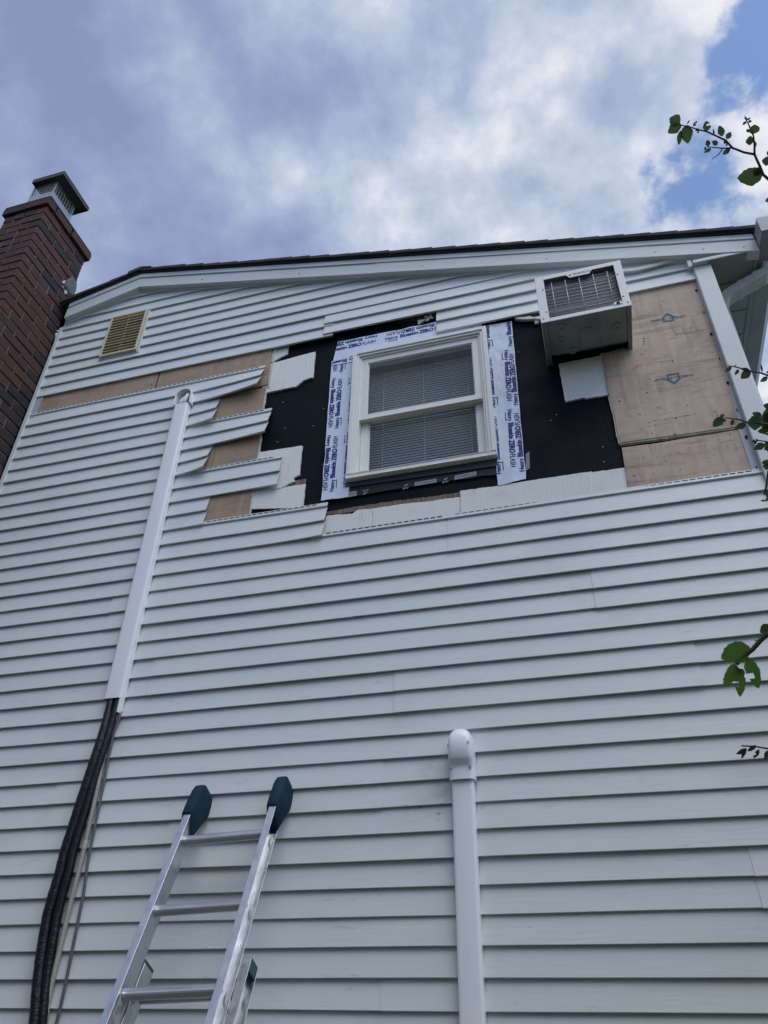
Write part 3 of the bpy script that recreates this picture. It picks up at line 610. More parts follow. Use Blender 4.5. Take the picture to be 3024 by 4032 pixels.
e1 = [(-1.0214,3.6456),(-1.2455,3.6623)]; e2 = [(-0.9697,3.5943),(-0.6335,3.5842)]; e3 = [(-0.6321,3.6421),(-0.9653,3.6692)]
u0 = e2[0]; 
def hrow(x0, z, right, size): return ((x0, z), (x0 + (.414 if right else -.414), z), size)
tape(ct, TY - .004, [hrow(u0[0] - .475, u0[1], True, .036), hrow(u0[0], u0[1], True, .036), hrow(u0[0] + .475, u0[1], True, .036),
     hrow(e1[0][0], e1[0][1] + .018, False, .036), hrow(e1[0][0] + .475, e1[0][1] + .014, False, .036), hrow(e1[0][0] + .95, e1[0][1] + .012, False, .036),
     hrow(e1[0][0] - .10, 3.497, False, .034)], nx=40, nz=6, seed=5)
# grey scrap of tape beside the right strip
piece('tape_scrap', 'pale_print', [(-0.1752,2.497),(-0.1546,2.5121),(-0.162,2.4009),(-0.1822,2.3861)], .031, .034)
# sill membrane and its print
sm_ = [(-1.1806,2.4643),(-0.329,2.4444),(-0.3318,2.3841),(-0.374,2.3897),(-0.418,2.3947),(-0.4629,2.3887),(-0.56,2.3947),(-0.6355,2.3972),(-0.7426,2.3944),(-0.9447,2.3953),(-1.1794,2.39)]
piece('sill_membrane', 'dark_membrane', sm_, .0245, .030)
piece('sill_flashing', 'flashing_sheet', [(-1.1812,2.5034),(-0.3262,2.4977),(-0.3288,2.4394),(-1.1789,2.4562)], .016, .026)
pm = MB(); pm2 = MB()
VL = line_of([('VYCOR', .004, 0, .8, 1, .10), ('PLUS', .004, 0, .8, 1, 0)]); VC = line_of([('VYCOR', .004, 0, .8, 1, 0)])
def patch(pts, txt, flip=False):
    P_ = [(-1.3911,3.0262)]
    pm.prism(pts, .0232, .0246)
    (x0, z0), (x1, z1) = pts[3], pts[2]
    h = abs(pts[0][1] - pts[3][1]); d = (x1 - x0, z1 - z0); L = math.hypot(*d)
    if flip: put(pm2, txt, (x1 - d[0] * .06, z1 + h * .72), (-d[0], -d[1]), h * .62, L * .86, .0228)
    else: put(pm2, txt, (x0 + d[0] * .06, z0 + h * .28), d, h * .62, L * .86, .0228)
patch([(-0.7835,2.4198),(-0.6626,2.4227),(-0.6633,2.3964),(-0.7837,2.3952)], VL); patch([(-0.5623,2.4218),(-0.4432,2.4301),(-0.4447,2.4023),(-0.5634,2.3938)], VL)
patch([(-1.1789,2.4267),(-1.1159,2.4244),(-1.1146,2.3917),(-1.1788,2.3903)], VC, True)
GC = line_of([('gcp', .012, 0, .8, 1, 0)])
for (x, z), fl in zip([(-0.8348,2.3994),(-0.6138,2.3999),(-1.0649,2.409)], (False, False, True)):
    put(pm, GC, (x - .017, z - .012) if not fl else (x + .017, z + .012), (1, 0) if not fl else (-1, 0), .018, .034, .0236)
    s_ = -1 if fl else 1
    pm.prism([(x - .012 * s_, z + .006 * s_), (x + .004 * s_, z + .004 * s_), (x + .016 * s_, z + .020 * s_), (x - .002 * s_, z + .013 * s_)], .0232, .0244)
pm.build('membrane_print', 'grey_print', house); pm2.build('membrane_lettering', 'black_print', house, fixn=False)

# ---- window
win = MB()
def frame(m, x0, x1, z0, z1, w, y0, y1, wb=None, wt=None):
    wb = w if wb is None else wb; wt = w if wt is None else wt
    m.box(x0, x0 + w, y0, y1, z0, z1); m.box(x1 - w, x1, y0, y1, z0, z1); m.box(x0 + w, x1 - w, y0, y1, z0, z0 + wb); m.box(x0 + w, x1 - w, y0, y1, z1 - wt, z1)
wx0, wx1, wz0, wz1 = -1.172, -0.321, 2.488, 3.510
window = MB()
frame(window, wx0, wx1, wz0, wz1, .026, -.016, .045, .030, .024)
frame(window, wx0 + .026, wx1 - .026, wz0 + .030, wz1 - .024, .016, -.008, .045, .006, .016)
frame(window, wx0 + .042, wx1 - .042, wz0 + .036, wz1 - .040, .013, .004, .10, .006, .013)
frame(window, wx0 - .0, wx1 + .0, wz0 - .0, wz0 + .034, .004, -.021, -.0155, .004, .004)
window = window.build('window', 'window_vinyl', house, 0.0022)
def sash(x0, x1, z0, z1, st, rb, rt, y0, y1, nm):
    m = MB(); frame(m, x0, x1, z0, z1, st, y0, y1, rb, rt); frame(m, x0 + st, x1 - st, z0 + rb, z1 - rt, .006, y0 + .006, y1 - .004)
    m.build('sash', 'window_vinyl', window, 0.0018)
    MB().box(x0 + st + .002, x1 - st - .002, y0 + .014, y0 + .017, z0 + rb + .002, z1 - rt - .002).build('glass_pane', 'window_glass', window)
sash(-1.118, -.376, 2.945, 3.458, .040, .036, .040, .014, .046, 'u')
sash(-1.116, -.378, 2.524, 2.985, .046, .042, .034, .050, .082, 'l')
MB().box(-1.12, -.374, .008, .0135, 2.938, 2.944).build('rail_lip', 'window_vinyl', window)
# blind slats behind the glass
z = 2.545; k = 0; slat_me = None
while z < 3.43:
    m = MB(); y_ = .128
    m.add([(-1.10, y_ - .003, z + .0040), (-.39, y_ - .003, z + .0040), (-.39, y_ + .003, z - .0040), (-1.10, y_ + .003, z - .0040),
           (-1.10, y_ - .0025, z + .0046), (-.39, y_ - .0025, z + .0046), (-.39, y_ + .0035, z - .0034), (-1.10, y_ + .0035, z - .0034)],
          [(0, 1, 2, 3), (7, 6, 5, 4), (0, 4, 5, 1), (1, 5, 6, 2), (2, 6, 7, 3), (3, 7, 4, 0)])
    if slat_me is None: o = m.build('blind_slat', 'window_blind', window); slat_me = o; zref = z
    else:
        o = slat_me.copy(); C.objects.link(o); o.parent = window; o.location = (0, 0, z - zref)
    z += .0198
lc = MB()
for x in (-1.00, -.745, -.47): lc.box(x - .0012, x + .0012, .1165, .1180, 2.53, 3.43)
lc.build('ladder_cord', 'window_blind', window)
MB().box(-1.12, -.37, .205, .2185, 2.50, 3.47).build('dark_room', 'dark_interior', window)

# ---- corner post, flange, trim
def post(name, x0, x1, y0, y1, z0, z1, mat='white_trim', bev=.006): return MB().box(x0, x1, y0, y1, z0, z1).build(name, mat, house, bev, 3)
post('corner_post', .906, 1.003, -.020, .10, GZ, 3.642)
fl = MB(); fl.box(.868, .9055, .0135, .0165, 2.10, 3.60); fl.build('nail_flange', 'nail_flange', house)
sl = MB()
for i in range(8):
    z = 3.47 - i * .185; sl.box(.8885, .8935, .0125, .0134, z - .011, z + .011)
    if i % 2 == 0: sl.box(.885, .897, .009, .0134, z + .002, z + .014)
sl.build('flange_nail', 'dark_hole', house, kind='stuff')
post('edge_channel', -3.642, -3.610, -.006, .04, GZ, 4.49, bev=.003)
MB().prism([(-3.603, 3.52), (-3.572, 3.54), (-3.566, 3.62), (-3.556, 3.70), (-3.553, 3.80), (-3.603, 3.80)], .006, .013).build('channel_flange', 'nail_flange', house)

# ---- rake boards: fascia with a stepped upper band, then the shingle edge
def rake(side, u0, u1, d0, d1, y0, y1, name, mat, bev=.003):
    """strip along the slope between x=u0..u1, d0..d1 metres below the shingle top"""
    f_ = lambda x: (RZ - SR * (x - RX)) if side > 0 else (RZ - SL * (RX - x))
    return MB().prism([(u0, f_(u0) - d0), (u1, f_(u1) - d0), (u1, f_(u1) - d1), (u0, f_(u0) - d1)], y0, y1).build(name, mat, house, bev, 2)
XE = 1.262
DB = .192
rake(1, RX, -1.02, .086, DB, -.050, .013, 'rake_fascia', 'aluminium_coil'); rake(1, -1.035, XE, .086, DB, -.0525, .013, 'rake_fascia', 'aluminium_coil')
rake(1, RX, XE - .005, .042, .087, -.059, .013, 'rake_fascia_band', 'aluminium_coil')
rake(-1, XL + .045, RX, .086, .200, -.050, .013, 'rake_fascia', 'aluminium_coil')
rake(-1, XL + .055, RX, .042, .087, -.059, .013, 'rake_fascia_band', 'aluminium_coil')
rake(1, RX, -1.9, DB - .004, DB + .012, -.012, .010, 'rake_channel', 'white_trim', .002); rake(1, -1.9, .98, DB - .004, DB + .008, -.010, .010, 'rake_channel', 'white_trim', .002)
rake(-1, XL + .03, RX, .197, .212, -.012, .010, 'rake_channel', 'white_trim', .002)
rk = MB()
for x in (-2.4, -1.6, -.7, .1, .72, .98, 1.19):
    z = RZ - SR * (x - RX) - .150; rk.box(x - .003, x + .003, -.0545, -.050, z - .003, z + .003)
rk.build('fascia_nail', 'flashing_sheet', house, kind='stuff')
piece('loose_trim', 'white_trim', [(0.525,3.7565),(0.6104,3.7416),(0.71,3.746),(0.7907,3.7585),(0.8695,3.7632),(0.886,3.7392),(0.7955,3.7322),(0.7056,3.7214),(0.6062,3.7169),(0.5239,3.7306)], -.022, -.010)
# roof deck and the shingle courses that show along the edge
for side, x_end in ((1, 1.30), (-1, -7.0)):
    f_ = lambda x: (RZ - SR * (x - RX)) if side > 0 else (RZ - SL * (RX - x))
    MB().prism([(RX, f_(RX) - .022), (x_end, f_(x_end) - .022), (x_end, f_(x_end) - .040), (RX, f_(RX) - .040)], -.070, 8.6).build('roof_deck', 'roof_shingle', house)
    x = x_end; st = .150 * (1 if side < 0 else -1); n = 0
    xs_ = []
    while (x - RX) * side > 0.02 and n < 40:
        x2 = x + st * R.uniform(.94, 1.06)
        if (x2 - RX) * side < 0.03: x2 = RX
        xs_.append((x, x2)); x = x2; n += 1
        if x2 == RX: break
    for (a, b) in xs_:
        za, zb = f_(a), f_(b); j = R.uniform(-.004, .004); t_ = R.uniform(.002, .006)
        m = MB(); yv = -.088 + j
        over = .012 * side
        # lower end sits proud of the next course down
        m.add([(a + over, yv, za - .024 - .005), (a + over, yv, za - .001), (b - over, yv, zb - .0045), (b - over, yv, zb - .026),
               (a + over, 1.0, za - .024 - .005), (a + over, 1.0, za - .001), (b - over, 1.0, zb - .0045), (b - over, 1.0, zb - .026)],
              [(0, 1, 2, 3), (7, 6, 5, 4), (0, 4, 5, 1), (1, 5, 6, 2), (2, 6, 7, 3), (3, 7, 4, 0)])
        m.build('roof_shingle', 'roof_shingle', house)
MB().prism([(RX - .10, RZ - .018), (RX, RZ + .010), (RX + .10, RZ - .018), (RX + .10, RZ - .030), (RX, RZ - .004), (RX - .10, RZ - .030)], -.090, 8.6).build('ridge_cap', 'roof_shingle', house)

# ---- eave: soffit panels, fascia, gutter, downspout
ZS, ZG = 3.642, 3.652
ys = [-.048, .155, .385, .590, .80, 1.01, 1.22, 1.43, 1.64, 1.85, 2.06, 2.27, 2.48, 2.69, 2.90]
for i in range(len(ys) - 1):
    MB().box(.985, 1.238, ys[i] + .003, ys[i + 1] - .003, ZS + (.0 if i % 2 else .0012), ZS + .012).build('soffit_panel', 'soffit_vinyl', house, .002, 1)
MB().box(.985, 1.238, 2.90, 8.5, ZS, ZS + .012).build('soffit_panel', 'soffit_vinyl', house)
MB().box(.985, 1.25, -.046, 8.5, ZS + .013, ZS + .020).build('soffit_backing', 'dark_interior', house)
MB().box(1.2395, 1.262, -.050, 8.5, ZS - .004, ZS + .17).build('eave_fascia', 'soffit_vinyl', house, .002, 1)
MB().box(.880, .906, -.030, .012, ZS - .002, ZS + .058).build('return_trim', 'white_trim', house, .004)
MB().box(.9065, 1.238, -.048, .012, ZS + .0022, ZS + .030).build('return_board', 'aluminium_coil', house, .003)
MB().box(.985, 1.0, .101, 8.5, GZ, ZS).build('side_wall', 'vinyl_siding', house)
gut = MB(); y0, y1 = -.165, 8.6
prof = [(1.264, ZG), (1.355, ZG), (1.392, ZG + .050), (1.398, ZG + .088), (1.398, ZG + .108), (1.386, ZG + .108), (1.386, ZG + .094), (1.352, ZG + .008), (1.268, ZG + .006), (1.268, ZG + .118), (1.264, ZG + .118)]
gut.loft([[(x, y0, z) for x, z in prof], [(x, y1, z) for x, z in prof]])
gut.prism([(1.2630, ZG - .001), (1.356, ZG - .001), (1.394, ZG + .050), (1.400, ZG + .110), (1.2630, ZG + .119)], y0 - .002, y0)
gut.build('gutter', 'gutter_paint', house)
# downspout: outlet, two elbows and the sloping leg back to the corner
dwn = MB(); path = [(1.318, .088, 3.662), (1.318, .088, 3.618), (1.308, .090, 3.594), (1.285, .099, 3.580), (1.235, .118, 3.572), (1.130, .158, 3.556), (1.085, .176, 3.546), (1.058, .186, 3.526), (1.040, .194, 3.490), (1.036, .200, 3.440), (1.034, .205, 3.10), (1.034, .205, 2.2), (1.034, .205, 1.0), (1.034, .205, GZ + .1)]
def rect_ring(p, d, hw, hd):
    d = Vector(d).normalized(); w = Vector((0, 1, 0)); u = d.cross(w).normalized(); p = Vector(p); out = []
    for (a, b) in ((-1, -1), (-.55, -.93), (-.5, -1), (0, -1), (.5, -.93), (.55, -1), (1, -1), (1, -.4), (.93, 0), (1, .4), (1, 1), (.5, 1), (0, .94), (-.5, 1), (-1, 1), (-1, .4), (-.93, 0), (-1, -.4)):
        out.append(p + w * (a * hw) + u * (b * hd))
    return out
rings = []
for i, p in enumerate(path):
    d = Vector(path[min(i + 1, len(path) - 1)]) - Vector(path[max(i - 1, 0)])
    rings.append(rect_ring(p, d, .042, .031))
dwn.loft(rings)
dw = dwn.build('downspout', 'downspout_paint', house, .002, 1)
for i, t in ((3, 0.9), (4, .75)):
    p = Vector(path[i]).lerp(Vector(path[i + 1]), t); d = (Vector(path[i + 1]) - Vector(path[i])).normalized()
    MB().loft([rect_ring(p - d * .011, d, .0448, .0335), rect_ring(p + d * .011, d, .0448, .0335)]).build('downspout_joint', 'downspout_paint', dw)

# ---- gable vent
vq = [(-3.1507,4.447),(-2.8457,4.4404),(-2.8435,4.0078),(-3.1518,4.0052)]
vx0, vx1, vz0, vz1 = (vq[0][0] + vq[3][0]) / 2, (vq[1][0] + vq[2][0]) / 2, (vq[2][1] + vq[3][1]) / 2, (vq[0][1] + vq[1][1]) / 2
vm = MB(); frame(vm, vx0, vx1, vz0, vz1, .014, -.024, .012, .014, .014); vent = vm.build('gable_vent', 'vent_plastic', house, .002)
frame_m = MB(); frame(frame_m, vx0 - .010, vx1 + .014, vz0 - .012, vz1 + .008, .012, -.004, .011); frame_m.build('vent_flange', 'white_trim', vent, .002)
MB().box(vx0 + .014, vx1 - .014, .0080, .0110, vz0 + .014, vz1 - .014).build('vent_back', 'dark_interior', vent)
MB().box((vx0 + vx1) / 2 - .006, (vx0 + vx1) / 2 + .006, -.012, .0078, vz0 + .012, vz1 - .012).build('vent_rib', 'vent_plastic', vent)
MB().box(vx0 + .0142, (vx0 + vx1) / 2 - .0062, .0040, .0076, vz0 + .012, vz1 - .012).build('vent_screen', 'vent_plastic', vent)
sp = (vz1 - vz0 - .028) / 13; first = None
for i in range(13):
    z = vz0 + .014 + i * sp
    if first is None:
        m = MB(); m.add([(vx0 + .0142, -.0225, z), (vx1 - .0142, -.0225, z), (vx1 - .0142, .0075, z + .024), (vx0 + .0142, .0075, z + .024),
             (vx0 + .0142, -.0225, z + .0045), (vx1 - .0142, -.0225, z + .0045), (vx1 - .0142, .0075, z + .0275), (vx0 + .0142, .0075, z + .0275)],
             [(0, 1, 2, 3), (7, 6, 5, 4), (0, 4, 5, 1), (1, 5, 6, 2), (2, 6, 7, 3), (3, 7, 4, 0)])
        first = m.build('vent_slat', 'vent_plastic', vent)
    else:
        o = first.copy(); C.objects.link(o); o.parent = vent; o.location = (0, 0, i * sp)

# ================================================================ UNSEEN HOUSE behind the viewer, added to darken the lower wall
NY = -7.4
nb = thing('added_shade_house', 'unseen tan house added behind the viewer to shade the lower wall', 'house', (-1.0, NY, GZ))
MB().prism([(-9, GZ), (6.5, GZ), (6.5, 3.8), (-9, 3.8)], NY - 7, NY).build('wall', 'shade_house_wall', nb)
m = MB(); m.loft([[(-9.5, NY + .45, 3.75), (-9.5, NY - 3.5, 5.2), (-9.5, NY - 7.45, 3.75)], [(7.0, NY + .45, 3.75), (7.0, NY - 3.5, 5.2), (7.0, NY - 7.45, 3.75)]]); m.build('roof', 'roof_shingle', nb)
for x_, z_ in ((-6.5, 1.6), (-2.5, 1.6), (1.5, 1.6), (4.8, 1.6), (-6.5, -1.0), (1.5, -1.0)):
    m = MB(); frame(m, x_ - .48, x_ + .48, z_ - .65, z_ + .65, .07, NY - .02, NY + .03); w_ = m.build('window', 'window_vinyl', nb)
    MB().box(x_ - .40, x_ + .40, NY - .012, NY + .004, z_ - .57, z_ + .57).build('pane', 'dark_interior', w_)
MB().box(-3.0, -2.05, NY - .01, NY + .035, GZ, GZ + 2.05).build('door', 'window_vinyl', nb)

# ================================================================ CHIMNEY
CX0, CX1, CY0, CY1 = -4.045, -3.652, -.530, -.002
chim = thing('brick_chimney', 'dark red brick chimney standing against the left end of the siding', 'chimney', ((CX0 + CX1) / 2, (CY0 + CY1) / 2, GZ))
CH = .0872; ZT = 5.352
MB().box(CX0 + .0080, CX1 - .0080, CY0 + .0080, CY1 - .0080, GZ, ZT + .08).build('mortar_core', 'mortar', chim)
brick_src = {}
def brick(x0, x1, y0, y1, z0, z1, mat):
    key = (round(x1 - x0, 3), round(y1 - y0, 3), round(z1 - z0, 3), mat)
    c_ = Vector(((x0 + x1) / 2, (y0 + y1) / 2, (z0 + z1) / 2)) - Vector(chim.location)
    if key not in brick_src:
        hx, hy, hz = (x1 - x0) / 2, (y1 - y0) / 2, (z1 - z0) / 2; b = .005
        me = bpy.data.meshes.new('brick'); bm = bmesh.new(); bmesh.ops.create_cube(bm, size=1)
        for v in bm.verts: v.co = (v.co.x * 2 * hx, v.co.y * 2 * hy, v.co.z * 2 * hz)
        bmesh.ops.bevel(bm, geom=list(bm.edges), offset=b, segments=1, affect='EDGES', profile=.5); bm.to_mesh(me); bm.free(); me.materials.append(MT[mat]); brick_src[key] = me
    o = bpy.data.objects.new('brick', brick_src[key]); C.objects.link(o); o.parent = chim; o.location = c_
    o.rotation_euler = (R.uniform(-.012, .012), R.uniform(-.012, .012), R.uniform(-.006, .006))
    return o
J = .0110
def course(z0, z1, grow, odd, mats):
    x0, x1, y0, y1 = CX0 - grow, CX1 + grow, CY0 - grow, CY1 + grow; w = .096
    if odd:
        fx = [x0, (x0 + x1) / 2, x1]; ry = [y0 + w + J, y0 + w + J + .205, y1]
    else:
        fx = [x0 + w + J - J, x0 + w + .5 * (x1 - x0 - 2 * w), x1 - w]; ry = [y0, y0 + .200, y0 + .405, y1]
    out = []
    # front face (towards the viewer)
    if odd:
        for a, b in zip(fx, fx[1:]): out.append((a + J / 2 * (a != x0), b - J / 2 * (b != x1), y0, y0 + w))
    else:
        out.append((x0, x0 + w - J, y0, y0 + .200)); 
        for a, b in zip(fx, fx[1:]): out.append((a + J / 2 - (0), b - J / 2, y0, y0 + w))
    # right face
    for a, b in zip(ry, ry[1:]):
        out.append((x1 - w + (J / 2 if False else 0), x1, a + (J / 2 if a != y0 and a != y0 + w + J else 0), b - (J / 2 if b != y1 else 0)))
    for (a, b, c_, d) in out:
        dx = R.uniform(-.0035, .0045); dy = R.uniform(-.0045, .0025)
        mat = mats(c_, z0)
        brick(a + 0, b + (dx if b > x1 - .02 else 0), c_ + (dy if c_ < y0 + .02 else 0), d, z0 + J / 2 - .0005, z1 - J / 2 + R.choice((0, .001)), mat)
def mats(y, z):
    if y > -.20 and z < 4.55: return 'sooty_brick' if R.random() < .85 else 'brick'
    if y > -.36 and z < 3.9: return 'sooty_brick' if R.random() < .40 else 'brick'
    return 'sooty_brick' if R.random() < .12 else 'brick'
nc = 34
for i in range(nc):
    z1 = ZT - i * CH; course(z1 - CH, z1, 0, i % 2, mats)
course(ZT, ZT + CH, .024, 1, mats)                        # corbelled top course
# courses below the view, joined
m = MB(); zz = ZT - nc * CH
while zz - CH > GZ:
    n_ = 0
    for a, b in ((CX0, (CX0 + CX1) / 2 - J / 2), ((CX0 + CX1) / 2 + J / 2, CX1)): m.box(a, b, CY0, CY0 + .09, zz - CH + J, zz)
    for a, b in ((CY0 + .10, CY0 + .30), (CY0 + .31, CY1)): m.box(CX1 - .09, CX1, a, b, zz - CH + J, zz)
    zz -= CH
m.build('lower_brick', 'brick', chim, kind='stuff')
MB().box(CX0 - .022, CX1 + .022, CY0 - .022, CY1 + .022, ZT + CH - .004, ZT + CH + .026).build('crown_wash', 'chimney_crown', chim, .012, 2)
# mortar patch and caulk near the roof line
def lump(k, pts, X, th, name, mat, par):
    P_ = pts; n = len(P_); m = MB()
    ring0 = [(X, y, z) for y, z in P_]; cy = sum(p[0] for p in P_) / n; cz = sum(p[1] for p in P_) / n
    ring1 = [(X + th, lerp(y, cy, .25), lerp(z, cz, .18)) for y, z in P_]
    m.loft([ring0, ring1], smooth=False); return m.build(name, mat, par, .004, 2)
lump(0, [(-0.1063,4.96),(-0.0658,5.0641),(0.0082,5.0494),(0.0266,4.9834),(0.0233,4.9007),(-0.0254,4.8594),(-0.1048,4.8921)], CX1 - .004, .014, 'mortar_patch', 'patch_mortar', chim)
for pts in ([(-0.138,4.8942),(-0.1129,4.943),(-0.1097,4.9034),(-0.1235,4.882)], [(-0.1264,4.8569),(-0.109,4.8697),(-0.1077,4.8455)], [(-0.0908,4.849),(-0.0586,4.871),(-0.0525,4.8354),(-0.072,4.8162)],
            [(-0.0106,4.7491),(0.0007,4.7878),(0.0214,4.7613),(0.0186,4.7243),(0.0045,4.7247)], [(-0.0184,4.4159),(0.0149,4.461),(0.0316,4.4447),(0.0268,4.3454),(0.0274,4.2787),(0.007,4.2823),(0.0019,4.3696)], [(-0.0221,4.4462),(0.0237,4.4967),(0.028,4.4754),(0.0056,4.4379)]):
    lump(0, pts, CX1 - .002, .012, 'caulk_smear', 'spray_foam', chim)
# chimney cap: band, mesh cage and lid
cap = MB(); bx0, bx1, by0, by1, bz = -3.868, -3.640, -.545, -.300, 5.462
frame2 = lambda m, z0, z1, t: (m.box(bx0, bx1, by0, by0 + t, z0, z1), m.box(bx0, bx1, by1 - t, by1, z0, z1), m.box(bx0, bx0 + t, by0 + t, by1 - t, z0, z1), m.box(bx1 - t, bx1, by0 + t, by1 - t, z0, z1))
LZ = 5.700
frame2(cap, bz, bz + .075, .003)
for x in (bx0, bx1 - .012):
    for y in (by0, by1 - .012): cap.box(x, x + .012, y, y + .012, bz + .075, LZ)
cap_o = cap.build('chimney_cap', 'galvanized', chim)
wm_ = MB()
for i in range(1, 9):
    t = i / 9; x = lerp(bx0, bx1, t); y = lerp(by0, by1, t)
    wm_.box(x - .0014, x + .0014, by0 + .001, by0 + .004, bz + .07, LZ); wm_.box(bx1 - .004, bx1 - .001, y - .0014, y + .0014, bz + .07, LZ)
    wm_.box(x - .0014, x + .0014, by1 - .004, by1 - .001, bz + .07, LZ); wm_.box(bx0 + .001, bx0 + .004, y - .0014, y + .0014, bz + .07, LZ)
for i in range(1, 6):
    z = bz + .07 + i * .026
    for (a, b, c_, d) in ((bx0, bx1, by0 - .0005, by0 + .0018), (bx1 - .0018, bx1 + .0005, by0, by1), (bx0, bx1, by1 - .0018, by1 + .0005), (bx0 - .0005, bx0 + .0018, by0, by1)): wm_.box(a, b, c_, d, z - .0014, z + .0014)
wm_.build('wire_cage', 'wire_metal', cap_o, kind='stuff')
ld = MB(); lx0, lx1, ly0, ly1 = -3.850, -3.548, -.595, -.245
ld.loft([[(lx0, ly0, LZ - .012), (lx1, ly0, LZ - .012), (lx1, ly1, LZ - .012), (lx0, ly1, LZ - .012)], [(lx0 - .002, ly0 - .002, LZ + .006), (lx1 + .002, ly0 - .002, LZ + .006), (lx1 + .002, ly1 + .002, LZ + .006), (lx0 - .002, ly1 + .002, LZ + .006)],
         [(lx0 + .05, ly0 + .05, LZ + .03), (lx1 - .05, ly0 + .05, LZ + .03), (lx1 - .05, ly1 - .05, LZ + .03), (lx0 + .05, ly1 - .05, LZ + .03)]])
ld.build('cap_lid', 'weathered_lid', cap_o, .004, 1)
ls = MB()
for (a, b, c_, d) in ((lx0, lx1, ly0 + .0005, ly0 + .004), (lx0, lx1, ly1 - .004, ly1 - .0005), (lx0 + .0005, lx0 + .004, ly0 + .004, ly1 - .004), (lx1 - .004, lx1 - .0005, ly0 + .004, ly1 - .004)): ls.box(a, b, c_, d, LZ - .040, LZ - .0125)
ls.build('lid_skirt', 'weathered_lid', cap_o)

# ================================================================ AIR CONDITIONER
ax0, ax1, az0, az1, ay = .006, .479, 3.112, 3.490, -.303
ac = thing('air_conditioner', 'white boxy air conditioner sticking out through the upper wall', 'air conditioner', ((ax0 + ax1) / 2, -.15, az0))
b = MB(); t = .003
b.box(ax0, ax0 + t, ay + .004, .03, az0, az1); b.box(ax1 - t, ax1, ay + .004, .03, az0, az1); b.box(ax0 + t, ax1 - t, ay + .004, .03, az1 - t, az1)
b.build('cabinet', 'ac_enamel', ac, .0012, 1)
ox0, ox1, oz0, oz1 = ax0 + .048, ax1 - .042, az0 + .026, az1 - .030
ff = MB()
ff.box(ax0, ox0, ay, ay + .0038, az0 - .002, az1); ff.box(ox1, ax1, ay, ay + .0038, az0 - .002, az1); ff.box(ox0, ox1, ay, ay + .0038, az0 - .002, oz0)
tabx = (ox0 + ox1) / 2
ff.prism([(ox0, az1), (ox1, az1), (ox1, oz1), (tabx + .075, oz1), (tabx + .058, oz1 - .028), (tabx - .050, oz1 - .028), (tabx - .068, oz1), (ox0, oz1)], ay, ay + .0038)
ff.build('front_frame', 'ac_enamel', ac, .0012, 1)
br = MB(); put(br, line_of([('FRIEDRICH', .01, 0, 1, 1, 0)]), (tabx - .030, oz1 - .0135), (1, .0), .021, .098, ay - .0008)
br.prism([(tabx - .052, oz1 - .010), (tabx - .047, oz1 - .016), (tabx - .040, oz1 - .012), (tabx - .038, oz1 + .001), (tabx - .046, oz1 - .004)], ay - .001, ay)
br.build('maker_lettering', 'black_print', ac, fixn=False)
MB().box(ox0 - .004, ox1 + .004, ay + .034, ay + .040, az0 + .01, oz1 + .012).build('coil_back', 'coil_dark', ac)
fins = MB(); z = oz0 - .006
while z < oz1 + .004:
    fins.box(ox0 - .003, ox1 + .003, ay + .027 + R.uniform(0, .002), ay + .0335, z, z + .0030); z += .0050
fins.build('coil_fins', 'coil_fin', ac, kind='stuff')
tb = MB()
for i in range(12):
    z = oz0 + .006 + i * (oz1 - oz0 - .03) / 11; tb.tube([(ox0 - .002, ay + .025, z), (ox1 + .002, ay + .025, z + R.uniform(-.002, .002))], .0014, 6)
tb.build('coil_tubes', 'coil_tube', ac, kind='stuff')
for i in range(5):
    x = lerp(ox0 + .040, ox1 - .040, i / 4); MB().tube([(x, ay + .008, oz0 + .018), (x, ay + .008, oz1 - .030)], .0019, 6).build('guard_wire', 'wire_metal', ac)
for z in (oz0 + .052, oz1 - .085): MB().tube([(ox0 - .012, ay - .003, z), (ox0 + .004, ay + .005, z), (ox1 - .004, ay + .005, z), (ox1 + .012, ay - .003, z)], .0017, 6).build('guard_wire', 'wire_metal', ac)
sw = MB()
for x, z in ((ax0 + .016, az0 + .026), (ax1 - .016, az0 + .026), (ox0 - .012, oz0 + .052), (ox1 + .012, oz0 + .052), (ox1 + .012, oz1 - .085), (ox0 - .012, oz1 - .085)): sw.prism([(x + .0035 * math.cos(a), z + .0035 * math.sin(a)) for a in (i * math.pi / 4 for i in range(8))], ay - .002, ay - .0002)
sw.build('screws', 'dark_hole', ac, kind='stuff')
bp = MB(); bp.box(ax0 + .030, ax1 - .024, ay + .004, -.045, az0 + .004, az0 + .014)
for i in range(12): pass
bp.build('base_pan', 'ac_pan', ac, .003, 2)
for x0, x1 in ((ax0 + .003, ax0 + .030), (ax1 - .024, ax1 - .003)): MB().box(x0, x1, ay + .004, .025, az0 - .002, az0 + .010).build('side_rail', 'ac_pan', ac, .0015, 1)
hl = MB()
for i in range(13):
    y = lerp(ay + .03, -.015, i / 12)
    for x in (ax0 + .010, ax1 - .010): hl.box(x - .002, x + .002, y - .0022, y + .0022, az0 - .0030, az0 - .0018)
for x, y in ((.21, -.14), (.21, -.10), (.21, -.08), (.31, -.18), (.31, -.12), (.31, -.09)): hl.box(x - .0022, x + .0022, y - .003, y + .003, az0 + .0026, az0 + .0038)
hl.build('screw_holes', 'dark_hole', ac, kind='stuff')
def disc(m, x, y, r0, r1, z, h):
    rings = []
    for (r, zz) in ((r0, z), (r0 * .94, z - h), (r1, z - h), (r1 * .9, z)): rings.append([(x + r * math.cos(a), y + r * math.sin(a), zz) for a in (i * math.pi / 10 for i in range(20))])
    m.loft(rings, caps=False, smooth=False)
em = MB()
for x, y in ((.105, -.15), (.110, -.245), (.155, -.055), (.40, -.17)): disc(em, x, y, .026, .013, az0 + .0035, .005)
